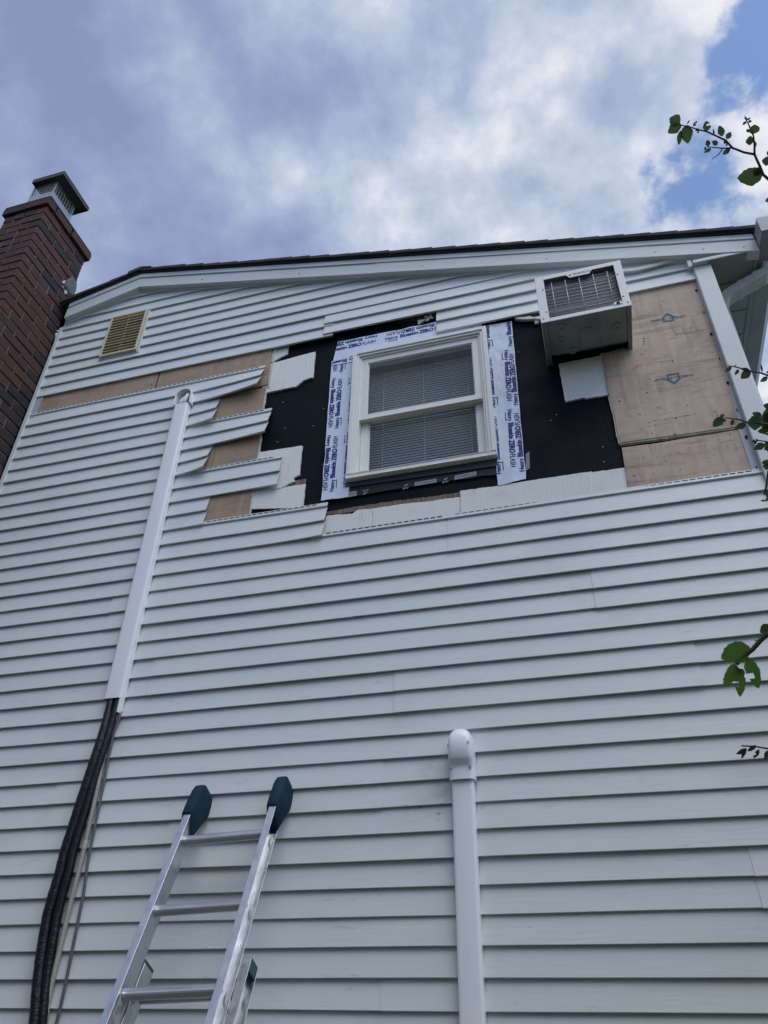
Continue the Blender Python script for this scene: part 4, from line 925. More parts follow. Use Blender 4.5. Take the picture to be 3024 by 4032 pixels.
em.box(.205, .275, -.205, -.055, az0 + .0005, az0 + .0038); em.box(.300, .312, -.27, -.19, az0, az0 + .0036); em.box(.19, .20, -.19, -.06, az0 + .0002, az0 + .0038)
em.build('pan_embossing', 'ac_pan', ac, .0015, 1, kind='stuff')
MB().box(ax0 + .05, ax1 - .03, -.044, -.036, az0 + .004, az0 + .06).build('pan_end', 'coil_dark', ac)
plug = MB(); plug.prism([(ox1 - .048, oz0 + .006), (ox1 - .036, oz0 + .020), (ox1 - .004, oz0 + .020), (ox1 - .001, oz0 - .004), (ox1 - .048, oz0 - .004)], ay - .003, ay + .003); pl = plug.build('drain_bracket', 'ac_enamel', ac, .001, 1)
(lambda m: m.prism([(ox1 - .022 + .009 * math.cos(a), oz0 + .006 + .009 * math.sin(a)) for a in (i * math.pi / 6 for i in range(12))], ay - .006, ay - .0028))(dk := MB()); dk.build('drain_plug', 'dark_hole', pl)

# ================================================================ LINE-SET COVERS
def cover_ring(x, z, w, d, yb=-.001, n=14, ex=.30):
    """flat-fronted half-round channel section at height z"""
    out = [(x - w / 2, yb, z)]
    for i in range(n + 1):
        a = math.pi * i / n
        cx = -math.cos(a); sy = math.sin(a)
        out.append((x + math.copysign(abs(cx) ** ex, cx) * w / 2, yb - .012 - d * max(0.0, sy) ** (ex * 1.2), z))
    out.append((x + w / 2, yb, z)); return out
lw = [(-2.3827,3.346),(-2.2681,3.2692),(-2.3922,1.3187),(-2.2631,1.3068)]
LXT, LXB, LZT, LZB = (lw[0][0] + lw[1][0]) / 2 - .013, (lw[2][0] + lw[3][0]) / 2 - .0145, lw[0][1] + .01, lw[3][1]
lc1 = thing('line_set_cover', 'long white plastic pipe cover with an open top on the left of the wall', 'pipe cover', (LXB, -.02, LZB), 'white pipe covers on the siding')
m = MB(); m.loft([cover_ring(lerp(LXB, LXT, i / 12), lerp(LZB, LZT - .03, i / 12), .100, .030) for i in range(13)], closed=False, smooth=True)
m.loft([[(x * 1.0 + (LXB - x) * .06, y * .93, z) for x, y, z in cover_ring(lerp(LXB, LXT, i / 12), lerp(LZB, LZT - .03, i / 12), .100, .030)] for i in range(13)], closed=False, smooth=True)
o = m.build('cover_channel', 'cover_plastic', lc1); 
# open end fitting: rounded bracket left without its cap
ob_ = MB(); ring_o, ring_i, ring_ob, ring_ib = [], [], [], []
for i in range(17):
    a = math.pi * (i / 16); cxx, szz = math.cos(a), math.sin(a)
    for lst, r, y in ((ring_o, .059, -.048), (ring_i, .053, -.048), (ring_ib, .053, -.001), (ring_ob, .059, -.001)): lst.append((LXT + .004 + r * cxx, y, LZT + .045 + r * .95 * szz))
legs = lambda lst, r, y: [(LXT + .004 + r, y, LZT - .03)] + lst + [(LXT + .004 - r, y, LZT - .03)]
ob_.loft([legs(ring_o, .059, -.048), legs(ring_i, .053, -.048), legs(ring_ib, .053, -.001), legs(ring_ob, .059, -.001), legs(ring_o, .059, -.048)], closed=False, smooth=False)
ob_.build('end_bracket', 'cover_plastic', lc1, .0015, 1)
MB().prism([(LXT - .048, LZT - .03), (LXT + .056, LZT - .03), (LXT + .056, LZT + .045), (LXT + .004 + .037, LZT + .083), (LXT + .004, LZT + .098), (LXT - .033, LZT + .083), (LXT - .048, LZT + .045)], -.0025, -.0008).build('bracket_back', 'cover_inside', lc1)
pp = MB(); pp.tube([(LXT + .012, -.026, LZT - .05), (LXT + .014, -.028, LZT + .02), (LXT + .024, -.022, LZT + .055), (LXT + .034, -.006, LZT + .075)], .015, 10)
pp.tube([(LXT - .018, -.024, LZT - .05), (LXT - .012, -.028, LZT + .005), (LXT + .0, -.022, LZT + .035), (LXT + .012, -.006, LZT + .05)], .012, 10)
pp.build('pipe_end', 'cover_plastic', lc1)
MB().box(LXB + .040, LXB + .052, -.036, -.002, LZB - .075, LZB + .012).build('loose_clip', 'cover_plastic', lc1, .002, 1)
rx = [(-0.6266,0.7969),(-0.5293,0.8032),(-0.627,-0.0377),(-0.5339,-0.0369)]
RXT, RXB, RZT, RZB = (rx[0][0] + rx[1][0]) / 2, (rx[2][0] + rx[3][0]) / 2, rx[0][1], rx[3][1]
sl_ = (RXT - RXB) / (RZT - RZB); rw = .092
lc2 = thing('line_set_cover', 'white plastic pipe cover with a rounded cap in the middle of the lower wall', 'pipe cover', (RXB, -.02, GZ), 'white pipe covers on the siding')
XR_ = lambda z: RXB + (z - RZB) * sl_
m = MB(); m.loft([cover_ring(XR_(z), z, rw, .032) for z in [lerp(GZ + .1, RZT + .05, i / 16) for i in range(17)]], closed=False, smooth=True); m.build('cover_channel', 'cover_plastic', lc2)
cpm = MB(); rings = []; zc0 = RZT - .004; wcap = .108
hs = [0, .012, .040, .052, .062, .074, .085, .14, .165, .185, .200, .210, .2155]
top = .168
for h in hs:
    z = zc0 + h; dd = .047
    if h < .052: dd = .046
    elif h < .085: dd = lerp(.046, .070, (h - .052) / .033)
    else: dd = .070
    k = 1.0
    if h > .150: k = math.sqrt(max(.0004, 1 - ((h - .150) / .0660) ** 2))
    r_ = cover_ring(XR_(z), z, wcap * k, dd * (k ** .7), ex=.42)
    rings.append(r_)
cpm.loft(rings, closed=False, smooth=True); 
cpm.add(rings[0] + [(p[0] * .9 + XR_(zc0) * .1, p[1] * .86, p[2]) for p in rings[0]], [(i, i + 1, i + 1 + len(rings[0]), i + len(rings[0])) for i in range(len(rings[0]) - 1)])
cap2 = cpm.build('wall_cap', 'cover_plastic', lc2)
for (x, z), dd in zip([(-0.6266,0.93),(-0.5398,0.9342),(-0.6226,0.8401),(-0.5351,0.8443)], (.070, .070, .058, .058)):
    u = max(-.97, min(.97, (x - XR_(z)) / (wcap / 2))); cx_ = abs(u) ** (1 / .42); yy = -.013 - dd * (max(0.0, 1 - cx_ * cx_) ** .5) ** (.42 * 1.2)
    nx_ = math.copysign(min(1.0, abs(u) ** 3 * 1.1), u); nv = Vector((nx_, -1, 0)).normalized(); sd_ = Vector((0, 0, 1)).cross(nv)
    mm = MB(); c_ = Vector((x, yy, z)); mm.loft([[c_ + nv * h_ + (sd_ * math.cos(t) * .0055 + Vector((0, 0, 1)) * math.sin(t) * .0070) for t in (i * math.pi / 6 for i in range(12))] for h_ in (-.006, .0012)])
    mm.build('screw_hole', 'nail_flange', cap2)

# ================================================================ PIPES AND CABLES BELOW THE LEFT COVER
def crinkle(path, r0, n=14, step=.011, amp=.12, seed=0):
    P_ = [Vector(p) for p in path]; m = MB(); pts = []
    for i in range(len(P_) - 1):
        k = max(1, int((P_[i + 1] - P_[i]).length / step))
        for j in range(k):
            t = j / k; p0, p1, p2, p3 = P_[max(i - 1, 0)], P_[i], P_[i + 1], P_[min(i + 2, len(P_) - 1)]
            pts.append(.5 * ((2 * p1) + (p2 - p0) * t + (2 * p0 - 5 * p1 + 4 * p2 - p3) * t * t + (3 * p1 - p0 - 3 * p2 + p3) * t ** 3))
    pts.append(P_[-1]); rings = []; up = None
    for k, p in enumerate(pts):
        d = (pts[min(k + 1, len(pts) - 1)] - pts[max(k - 1, 0)]).normalized()
        if up is None: up = d.orthogonal().normalized()
        up = (up - d * up.dot(d)).normalized(); w = d.cross(up); ring = []; r = r0 * (.80 + .20 * min(1.0, max(0.0, (1.30 - p.z) / .30)))
        for i in range(n):
            a = 2 * math.pi * i / n; q_ = Vector((math.cos(a) * 2.2, math.sin(a) * 2.2, k * step * 46 + 2.2 * mnoise.noise(Vector((k * .13, seed, 0))) + seed))
            ring.append(p + (up * math.cos(a) + w * math.sin(a)) * r * (1 + amp * mnoise.noise(q_) + amp * .6 * mnoise.noise(q_ * 2.1)))
        rings.append(ring)
    return m.loft(rings, smooth=True)
def zs(L, y, dx=0): return [(x + dx, y if not callable(y) else y(z), z) for x, z in L]
Lo = [(-2.3466,1.3884)] + [(-2.3543,1.3097),(-2.3522,1.1365),(-2.3626,0.9807)] + [(-2.3987,0.6241),(-2.402,0.5056),(-2.4099,0.3559),(-2.4022,0.2444),(-2.39,0.1523),(-2.3746,0.0634),(-2.3501,-0.0505)]
Ro = [(-2.3221,1.386)] + [(-2.3154,1.306),(-2.3234,1.1342),(-2.3383,0.979)] + [(-2.3641,0.6247),(-2.3639,0.5062),(-2.3696,0.3564),(-2.3621,0.245),(-2.3556,0.153),(-2.3433,0.064),(-2.3224,-0.0499)]
Lo += [(Lo[-1][0] + .06, Lo[-1][1] - .35), (Lo[-1][0] + .14, -1.2), (Lo[-1][0] + .16, GZ + .05)]
Ro += [(Ro[-1][0] + .06, Ro[-1][1] - .35), (Ro[-1][0] + .10, -1.2), (Ro[-1][0] + .12, GZ + .05)]
crinkle([(x, -.022 - .014 * min(1.0, max(0.0, (1.32 - z) / .30)), z) for x, z in Lo],   .0240, n=22, step=.006, amp=.075, seed=1).build('insulated_pipe', 'black_insulation')
tag(bpy.data.objects['insulated_pipe'], 'thicker left black foam-wrapped pipe bulging out below the white cover', 'pipe', 'black insulated pipes')
crinkle([(x, -.022 - .005 * min(1.0, max(0.0, (1.32 - z) / .30)), z) for x, z in Ro], .0195, n=20, step=.006, amp=.075, seed=40).build('insulated_pipe', 'black_insulation')
tag(bpy.data.objects['insulated_pipe.001'], 'thinner black foam-wrapped pipe next to the cream ribbed hose', 'pipe', 'black insulated pipes')
H_ = [(-2.3178,1.287),(-2.3125,1.2294),(-2.3171,1.1759),(-2.3286,1.0514),(-2.3285,0.974),(-2.323,0.8876)] + [(-2.3207,0.6275),(-2.3217,0.5087),(-2.3259,0.3913),(-2.3269,0.2004),(-2.3279,0.1246),(-2.327,0.0508),(-2.3252,0.0075),(-2.317,-0.0492)]
H_ += [(H_[-1][0] + .02, -.6), (H_[-1][0] + .05, GZ + .03)]
hose = MB(); pts = []
for i in range(len(H_) - 1):
    a, b_ = Vector((H_[i][0], -.016, H_[i][1])), Vector((H_[i + 1][0], -.016, H_[i + 1][1])); k = max(1, int((b_ - a).length / .00145))
    pts += [a.lerp(b_, j / k) for j in range(k)]
rad = []
for i, p in enumerate(pts):
    smooth_ = 1.20 < p.z < 1.24 or .60 < p.z < .635 or -.02 < p.z < .02
    rad.append(.0118 if smooth_ else (.0118 if (i // 2) % 2 else .0098))
hose.tube(pts, rad, 9); tag(hose.build('drain_hose', 'cream_hose'), 'cream ribbed drain hose hanging beside the black pipes', 'hose')
Cb = [(-2.2939,1.2442),(-2.295,1.2065),(-2.3073,1.1425),(-2.3065,1.0294),(-2.2997,0.8878)] + [(-2.2938,0.6419),(-2.2904,0.5432),(-2.2762,0.424),(-2.273,0.31),(-2.2699,0.2004),(-2.2665,0.0804),(-2.2662,0.0137),(-2.2687,-0.0485)]
Cb += [(Cb[-1][0] + .0, -.6), (Cb[-1][0] + .03, GZ + .02)]
cb = MB(); cb.tube([(x, -.0095, z) for x, z in Cb], .0068, 10); tag(cb.build('electric_cable', 'grey_cable'), 'slim dark grey cable running down right of the cream hose', 'cable')

# ================================================================ EXTENSION LADDER
lad = thing('extension_ladder', 'aluminium extension ladder leaning on the siding with dark blue rubber mitts', 'ladder', (-1.57, -1.2, GZ))
Ld = Vector((0.004, -.45, -1.0)).normalized()                       # down along the rails
Lx = Vector((1, 0, 0)); Ln = Ld.cross(Lx).normalized()
if Ln.y > 0: Ln = -Ln                                               # out of the ladder, away from the wall
L0 = Vector((-1.766, -.146, .704)); R0 = Vector((-1.378, -.139, .719))
def along(p, s, dx=0.0, dn=0.0): return p + Ld * s + Lx * dx + Ln * dn
def rail(p0, s0, s1, open_right, deep=.074, fw=.031, th=.0028, lip=.006, dn=0.0, dx=0.0):
    """C-section rail: web on the inside, flanges pointing outwards; section in (dx, dn)"""
    o = 1 if open_right else -1; w0 = 0 if open_right else fw
    X = lambda u: w0 + o * u
    sec = [(X(0), 0), (X(fw), 0), (X(fw), -th - lip * 0), (X(th), -th), (X(th), -deep * .42), (X(th + .004), -deep * .45), (X(th + .004), -deep * .55), (X(th), -deep * .58),
           (X(th), -deep + th), (X(fw), -deep + th), (X(fw), -deep), (X(0), -deep)]
    m = MB(); m.loft([[along(p0, s, dx + a, dn + b_) for a, b_ in sec] for s in (s0, lerp(s0, s1, .5), s1)]); return m
RS = .305; s_first = .118
LL = 2.55
rail(L0, -.09, LL, False).build('rail', 'ladder_aluminium', lad, .0012, 1)
rail(R0, -.09, LL, True).build('rail', 'ladder_aluminium', lad, .0012, 1)
def rung(s, p0, p1, dn, r=.0198, ends=True):
    a, b_ = along(p0, s, .026, dn), along(p1, s, .006, dn); m = MB(); n = 20; rings = []
    for e_ in (a, b_):
        ring = []
        for i in range(n):
            t = 2 * math.pi * i / n; rr = r * (1.0 if i % 2 else .955); u = max(-.86, min(.86, math.cos(t))); ring.append(e_ + Ln * rr * u * 1.05 + Ld * rr * math.sin(t))
        rings.append(ring)
    m.loft(rings); o = m.build('rung', 'rung_aluminium', lad)
    cm = MB()
    for e_, d in ((a, 1), (b_, -1)):
        for w_, rr in ((.003, .0260), (.008, .0230)):
            cm.loft([[e_ + Lx * d * q_ + Ln * rr * math.cos(2 * math.pi * i / 16) + Ld * rr * math.sin(2 * math.pi * i / 16) for i in range(16)] for q_ in (.0, w_)])
    # swaged rung end showing on the outer face of the right rail
    e_ = along(p1, s, .0032, dn)
    cm.loft([[e_ + Lx * q_ + Ln * rr * math.cos(2 * math.pi * i / 16) + Ld * rr * math.sin(2 * math.pi * i / 16) for i in range(16)] for q_, rr in ((0, .021), (.004, .021), (.004, .014), (.0005, .014))], caps=False)
    cm.build('rung_collar', 'ladder_aluminium', o, kind='stuff')
    hm = MB(); hm.loft([[e_ + Lx * .0012 + Ln * rr * math.cos(2 * math.pi * i / 12) + Ld * rr * math.sin(2 * math.pi * i / 12) for i in range(12)] for rr in (.0138, .001)]); hm.build('rung_bore', 'dark_hole', o)
for i in range(8): rung(s_first + i * RS, L0, R0, -.037)
# lower section sits behind, a little wider
DB2 = -.082; BS = .595
bl, brr = Vector((L0.x - .006, L0.y, L0.z)), Vector((R0.x + .010, R0.y, R0.z))
rail(bl, BS, LL, False, dn=DB2 + .004, dx=.010).build('rail', 'ladder_aluminium', lad, .0012, 1, label='lower section rail behind the left rail')
rail(brr, BS, LL, True, dn=DB2 + .004, dx=.022, fw=.034).build('rail', 'ladder_aluminium', lad, .0012, 1, label='lower section rail outside the right rail')
for p, dx_, sg in ((bl, .010 + .031, -1), (brr, .022, 1)):
    m = MB(); w_ = .030 * sg
    if sg > 0:
        m.loft([[along(p, s_, dx_ + a * w_, DB2 + .004 + b_) for a, b_ in ((.05, -.004), (1.08, -.004), (1.08, -.070), (.05, -.070))] for s_ in (BS - .004, BS + .042)])
    else: m.loft([[along(p, BS - .014, dx_ + a * w_ * 1.06 - .001, DB2 + .004 + b_) for a, b_ in ((0.0, .001), (1, .001), (1, -.075), (0, -.075))], [along(p, BS + .022, dx_ + a * w_ * 1.06 - .001, DB2 + .004 + b_) for a, b_ in ((.0, .001), (1, .001), (1, -.075), (.0, -.075))]])
    m.build('end_plug', 'green_plug', lad, .002, 1)
for i in range(2, 8):
    m = MB(); s = s_first + i * RS - .028
    m.tube([along(bl, s, .055, DB2 - .034), along(brr, s, .024, DB2 - .034)], .0185, 14); m.build('rung', 'rung_aluminium', lad)
    e_ = along(brr, s, .0262, DB2 - .032); cm = MB()
    cm.loft([[e_ + Lx * q_ + Ln * rr * math.cos(2 * math.pi * j / 16) + Ld * rr * math.sin(2 * math.pi * j / 16) for j in range(16)] for q_, rr in ((0, .021), (.005, .021), (.005, .014), (.0005, .014))], caps=False)
    cm.build('rung_collar', 'ladder_aluminium', lad)
    hm = MB(); hm.loft([[e_ + Lx * .0012 + Ln * rr * math.cos(2 * math.pi * j / 12) + Ld * rr * math.sin(2 * math.pi * j / 12) for j in range(12)] for rr in (.0138, .001)]); hm.build('rung_bore', 'dark_hole', lad)
# rubber mitts on the rail tips
for p, dx_ in ((L0, 0.0), (R0, -.002)):
    rings = []
    for s, w_, f_, bk in ((.010, .052, .009, -.065), (-.03, .056, .010, -.112), (-.070, .057, .007, -.126), (-.112, .057, .004, -.124), (-.141, .053, -.005, -.117), (-.153, .044, -.016, -.106)):
        ring = []; cx_ = dx_ + .0155
        for i in range(16):
            t = 2 * math.pi * i / 16; cc, ss = math.cos(t), math.sin(t)
            ring.append(along(p, s, cx_ + math.copysign(abs(cc) ** .32, cc) * w_ / 2, (f_ + bk) / 2 + math.copysign(abs(ss) ** .32, ss) * (f_ - bk) / 2))
        rings.append(ring)
    # lower rim runs down towards the wall side
    rings[0] = [q_ + Ld * (.075 * max(0.0, -(q_ - p).dot(Ln)) / .06) for q_ in rings[0]]
    m = MB(); m.loft(rings, smooth=True); m.build('rubber_mitt', 'rubber_mitt', lad)
# worn paper label inside the left rail, lettering on the lower right rail
lb = MB(); lb.add([along(L0, s, .0318, -u) for s, u in ((.705, .012), (.705, .060), (.90, .060), (.90, .012))], [(0, 1, 2, 3)]); lb.build('worn_label', 'label_paper', lad)
V, F, wd = line_of([('WERNER', .02, 0, .9, 1, 0)]); tm = MB(); k = .16 / wd
tm.add([along(brr, .955 - v[0] * k, .0258, DB2 - .052 + v[1] * .034) for v in V], F); tm.build('rail_lettering', 'black_print', lad, fixn=False)

# ================================================================ TREE on the right
TB = Vector((2.35, -1.35, GZ))
tree = thing('serviceberry_tree', 'leafy young tree reaching in from the right with small toothed leaves', 'tree', TB)
trunk = MB(); tp = [TB, TB + Vector((-.05, .03, 1.1)), TB + Vector((.02, -.02, 2.2)), TB + Vector((-.03, .05, 3.3)), TB + Vector((.0, .08, 4.3))]
trunk.tube(tp, [.055, .045, .036, .024, .010], 10); trunk.build('trunk', 'bark', tree)
LEAF = {}
def leaf_mesh(kind, mat, ser):
    key = (kind, mat)
    if key in LEAF: return LEAF[key]
    rr = random.Random(kind * 13 + 5); n = 12; V = []; F = []; Lh, Rh, Md = [], [], []
    for i in range(n + 1):
        t = i / n; w = (math.sin(math.pi * t ** .85) ** .75) * .5 if 0 < i < n else 0.0
        if kind % 3 == 1 and 0 < i < n: w *= rr.uniform(.72, 1.05)
        jl, jr = (rr.uniform(.90, 1.08), rr.uniform(.90, 1.08)); zc = .10 * math.sin(t * 2.6) + (-.18 * t * t if kind % 2 else -.05 * t * t)
        Md.append((t, 0, zc)); Lh.append((t - .02 * (i % 2), w * jl, zc + .16 * w + .02 * (i % 2))); Rh.append((t - .02 * ((i + 1) % 2), -w * jr, zc + .16 * w))
    V = Md + Lh + Rh
    for i in range(n):
        F += [(i, i + 1, n + 1 + i + 1, n + 1 + i), (i + 1, i, 2 * (n + 1) + i, 2 * (n + 1) + i + 1)]
    if kind % 3 == 2:                                   # insect-eaten leaf: a bite and a hole
        F = [f for q_, f in enumerate(F) if q_ not in (13, 15)]
    me = bpy.data.meshes.new('leaf'); me.from_pydata(V, [], F); me.materials.append(MT[mat]); LEAF[key] = me
    me.polygons.foreach_set('use_smooth', [True] * len(F)); me.update(); return me
CAMP = Vector((0, -3.18866, -.1304))
def leaf(b_, t_, w, mat, kind=None, tilt=None):
    b_, t_ = Vector(b_), Vector(t_); ax = t_ - b_; L = ax.length; ax.normalize()
    nrm = Vector((R.uniform(-.5, .5), -1.0 + R.uniform(-.3, .3), -.8 + R.uniform(-.5, .5))); nrm = (nrm - ax * nrm.dot(ax)).normalized(); sd_ = nrm.cross(ax)
    kind = R.choice((0, 1, 3, 4, 0, 1, 3, 2)) if kind is None else kind
    o = bpy.data.objects.new('leaf', leaf_mesh(kind, mat, 1)); C.objects.link(o); o.parent = tree
    mt = Matrix(((ax.x * L, sd_.x * w, nrm.x * L * .6, 0), (ax.y * L, sd_.y * w, nrm.y * L * .6, 0), (ax.z * L, sd_.z * w, nrm.z * L * .6, 0), (0, 0, 0, 1)))
    q_ = ax.to_track_quat('X', 'Z'); m3 = Matrix((ax, sd_, nrm)).transposed()
    o.rotation_euler = m3.to_euler(); o.scale = (L, w, L * .6); o.location = b_ - Vector(tree.location)
    return o
CR = MB(); rl = random.Random(11)
def small_leaf(p, ax, w):
    sd_ = ax.cross(Vector((rl.uniform(-1, 1), rl.uniform(-1, 1), rl.uniform(-1, 1)))).normalized() * ax.length * w; up = ax.cross(sd_).normalized() * ax.length * .08
    CR.add([p, p + ax * .32 + sd_ * .85 + up, p + ax * .68 + sd_ * .8 + up, p + ax, p + ax * .68 - sd_ * .8 + up, p + ax * .32 - sd_ * .85 + up], [(0, 1, 2, 3), (0, 3, 4, 5)])
def branch(pts, r0, r1, root=None):
    P_ = [Vector(p) for p in pts]
    if root is not None:                     # the part outside the picture: a wandering stem with leaves
        a_, b_ = Vector(root), P_[0]; L = (b_ - a_).length; n_ = max(3, int(L / .16)); mid = []
        for i in range(n_):
            t = i / n_; mid.append(a_.lerp(b_, t) + Vector((mnoise.noise(Vector((i * .9, L * 7, 1))), mnoise.noise(Vector((i * .9, L * 7, 5))), mnoise.noise(Vector((i * .9, L * 7, 9))) + .5 * math.sin(math.pi * t))) * .07 * min(1, 4 * t * (1 - t)))
        P_ = mid + P_
        for i in range(int(L / .011)):
            t = rl.uniform(.05, .86); q_ = a_.lerp(b_, t) + Vector((rl.gauss(0, .075), rl.gauss(0, .075), rl.gauss(0, .075)))
            small_leaf(q_, Vector((rl.uniform(-1, 1), rl.uniform(-1, 1), rl.uniform(-1, .4))).normalized() * rl.uniform(.025, .05), rl.uniform(.28, .42))
    n = len(P_); m = MB(); m.tube(P_, [lerp(r0, r1, i / (n - 1)) for i in range(n)], 7)
    return m.build('branch', 'bark', tree)
# top spray against the sky
a0 = [(0.7529,-1.6351,1.9455),(0.7073,-1.6745,1.9902),(0.696,-1.6841,2.0008),(0.6891,-1.7026,2.016),(0.6767,-1.7316,2.0396)]
branch(a0, .0066, .0036, tp[3]); 
branch([(0.6767,-1.7316,2.0396),(0.6505,-1.7379,2.0518),(0.6213,-1.7503,2.0684),(0.6049,-1.7691,2.0852),(0.5786,-1.7827,2.1008),(0.5561,-1.7942,2.1137),(0.5332,-1.8012,2.1236),(0.5144,-1.8089,2.1327),(0.4869,-1.8168,2.1435)], .0036, .0016)
branch([(0.6767,-1.7316,2.0396),(0.6779,-1.7524,2.0531),(0.6762,-1.7743,2.0679),(0.6646,-1.8024,2.0892),(0.6581,-1.8139,2.0982)], .0034, .0012)
branch([(0.6213,-1.7503,2.0684),(0.5953,-1.7515,2.0765),(0.5555,-1.7588,2.0915)], .0026, .0014); branch([(0.5951,-1.7497,2.0753),(0.5837,-1.7377,2.0705),(0.5659,-1.7289,2.0694)], .0018, .001)
for b_, t_, w in [((0.4903,-1.8182,2.1437),(0.4515,-1.8031,2.1425),0.0369),((0.4873,-1.8214,2.1463),(0.4602,-1.837,2.1611),0.0355),((0.5041,-1.8147,2.1386),(0.5046,-1.7705,2.1111),0.034),((0.4879,-1.8035,2.1353),(0.4793,-1.7695,2.116),0.0156),((0.5573,-1.795,2.1139),(0.5569,-1.8186,2.1285),0.0261),((0.5973,-1.7791,2.0936),(0.5906,-1.8046,2.1113),0.0227),((0.6082,-1.7716,2.0859),(0.6197,-1.7872,2.0926),0.0165),((0.5588,-1.7594,2.0911),(0.5568,-1.7746,2.1013),0.017),((0.5822,-1.7601,2.0855),(0.5692,-1.7706,2.0956),0.0182),((0.5657,-1.7532,2.0853),(0.5454,-1.7454,2.0853),0.0119),((0.6149,-1.748,2.0688),(0.5946,-1.7371,2.0672),0.0153),((0.6774,-1.7778,2.0698),(0.6805,-1.799,2.0822),0.0318),((0.6766,-1.7634,2.0607),(0.6553,-1.7623,2.0664),0.0255),((0.6939,-1.6824,2.0003),(0.6277,-1.6807,2.0194),0.0511),((0.6901,-1.6862,2.0042),(0.6715,-1.6982,2.0185),0.0269),((0.7178,-1.7119,2.013),(0.694,-1.7169,2.0242),0.0269),((0.7189,-1.7317,2.0261),(0.7071,-1.7342,2.0317),0.017),((0.7164,-1.6271,1.9525),(0.696,-1.626,1.9585),0.0269),((0.6007,-1.7686,2.086),(0.6081,-1.755,2.0752),0.0119)]: leaf(b_, t_, w, 'leaf_dark')
for b_, t_, w in [((0.5064,-1.8164,2.139),(0.5147,-1.8257,2.1428),0.0051),((0.5221,-1.8099,2.1316),(0.5341,-1.8211,2.1355),0.0091),((0.5313,-1.8042,2.1259),(0.5346,-1.7917,2.1174),0.0108),((0.5756,-1.7848,2.1029),(0.5744,-1.7982,2.1116),0.0062),((0.5523,-1.7591,2.0925),(0.548,-1.7509,2.0883),0.0068),((0.6609,-1.8082,2.0939),(0.657,-1.8198,2.1022),0.0068),((0.662,-1.8099,2.0946),(0.6719,-1.8145,2.0945),0.0062),((0.6608,-1.8064,2.0928),(0.6499,-1.8004,2.0923),0.0085),((0.6648,-1.8069,2.0919),(0.6745,-1.8061,2.0885),0.0079),((0.6668,-1.7877,2.0793),(0.6591,-1.7838,2.0791),0.0119),((0.6775,-1.7615,2.0592),(0.6795,-1.745,2.0477),0.0113)]: leaf(b_, t_, w, 'leaf_bud')
# middle sprays in front of the corner post
branch([(0.5892,-1.551,1.2956),(0.5506,-1.5644,1.326),(0.5358,-1.5678,1.3353),(0.5111,-1.5703,1.3468),(0.4899,-1.5746,1.3586),(0.4774,-1.5771,1.3654),(0.4618,-1.5782,1.3715)], .006, .0014, tp[2])
for b_, t_, w in [((0.4699,-1.5762,1.3669),(0.4531,-1.5669,1.362),0.013),((0.4858,-1.5723,1.3575),(0.4755,-1.5617,1.3493),0.0104),((0.5113,-1.5717,1.3483),(0.4898,-1.5739,1.3579),0.0095),((0.512,-1.5703,1.3466),(0.4878,-1.5559,1.3389),0.0225),((0.5492,-1.5622,1.3241),(0.5312,-1.5522,1.3195),0.0152)]: leaf(b_, t_, w, 'leaf_olive')
for b_, t_, w in [((0.5379,-1.5693,1.3362),(0.5375,-1.5842,1.3526),0.0052),((0.5574,-1.5697,1.3293),(0.5469,-1.5705,1.3342),0.0071),((0.4774,-1.5771,1.3654),(0.4808,-1.5811,1.3686),0.0028)]: leaf(b_, t_, w, 'leaf_bud')
branch([(0.5364,-1.5833,1.1126),(0.5059,-1.594,1.1389),(0.4827,-1.5948,1.1488),(0.4556,-1.5943,1.1582),(0.4392,-1.5985,1.169),(0.4271,-1.5985,1.1731),(0.4099,-1.5997,1.1801)], .008, .0014, tp[2])
for b_, t_, w in [((0.4062,-1.599,1.1803),(0.3799,-1.5843,1.1703),0.0232),((0.4046,-1.5995,1.1815),(0.4043,-1.6057,1.189),0.011),((0.4079,-1.5984,1.179),(0.4084,-1.5922,1.1714),0.0071),((0.4878,-1.5951,1.1474),(0.4566,-1.595,1.1587),0.0409)]: leaf(b_, t_, w, 'leaf_dark', 0)
for b_, t_, w in [((0.4269,-1.5972,1.1716),(0.4215,-1.5872,1.161),0.0119),((0.4537,-1.5917,1.1556),(0.4281,-1.5837,1.1545),0.0172),((0.4897,-1.6053,1.1592),(0.4702,-1.6106,1.1729),0.0166),((0.4987,-1.5861,1.1317),(0.476,-1.5813,1.1344),0.0188),((0.5037,-1.5828,1.1256),(0.4898,-1.5792,1.1265),0.0133)]: leaf(b_, t_, w, 'leaf_olive')
for b_, t_, w in [((0.5158,-1.6069,1.1835),(0.5009,-1.6097,1.1926),0.0156),((0.5147,-1.6005,1.1762),(0.4969,-1.5948,1.1761),0.0201),((0.5128,-1.5903,1.1644),(0.4911,-1.5862,1.1677),0.029),((0.5112,-1.5814,1.154),(0.4875,-1.5758,1.1563),0.0268),((0.5121,-1.5864,1.1599),(0.5055,-1.596,1.1743),0.0201),((0.5101,-1.5938,1.1698),(0.4947,-1.5921,1.1737),0.0201),((0.51,-1.575,1.1465),(0.4907,-1.5704,1.1483),0.0201),((0.5213,-1.6098,1.1849),(0.5084,-1.6026,1.1812),0.0178),((0.5109,-1.5801,1.1525),(0.5007,-1.5881,1.1665),0.0223)]: leaf(b_, t_, w, 'leaf_dark')
branch([(0.5063,-1.6366,1.025),(0.4715,-1.6445,1.0499),(0.4516,-1.6452,1.0586)], .004, .0014, tp[2])
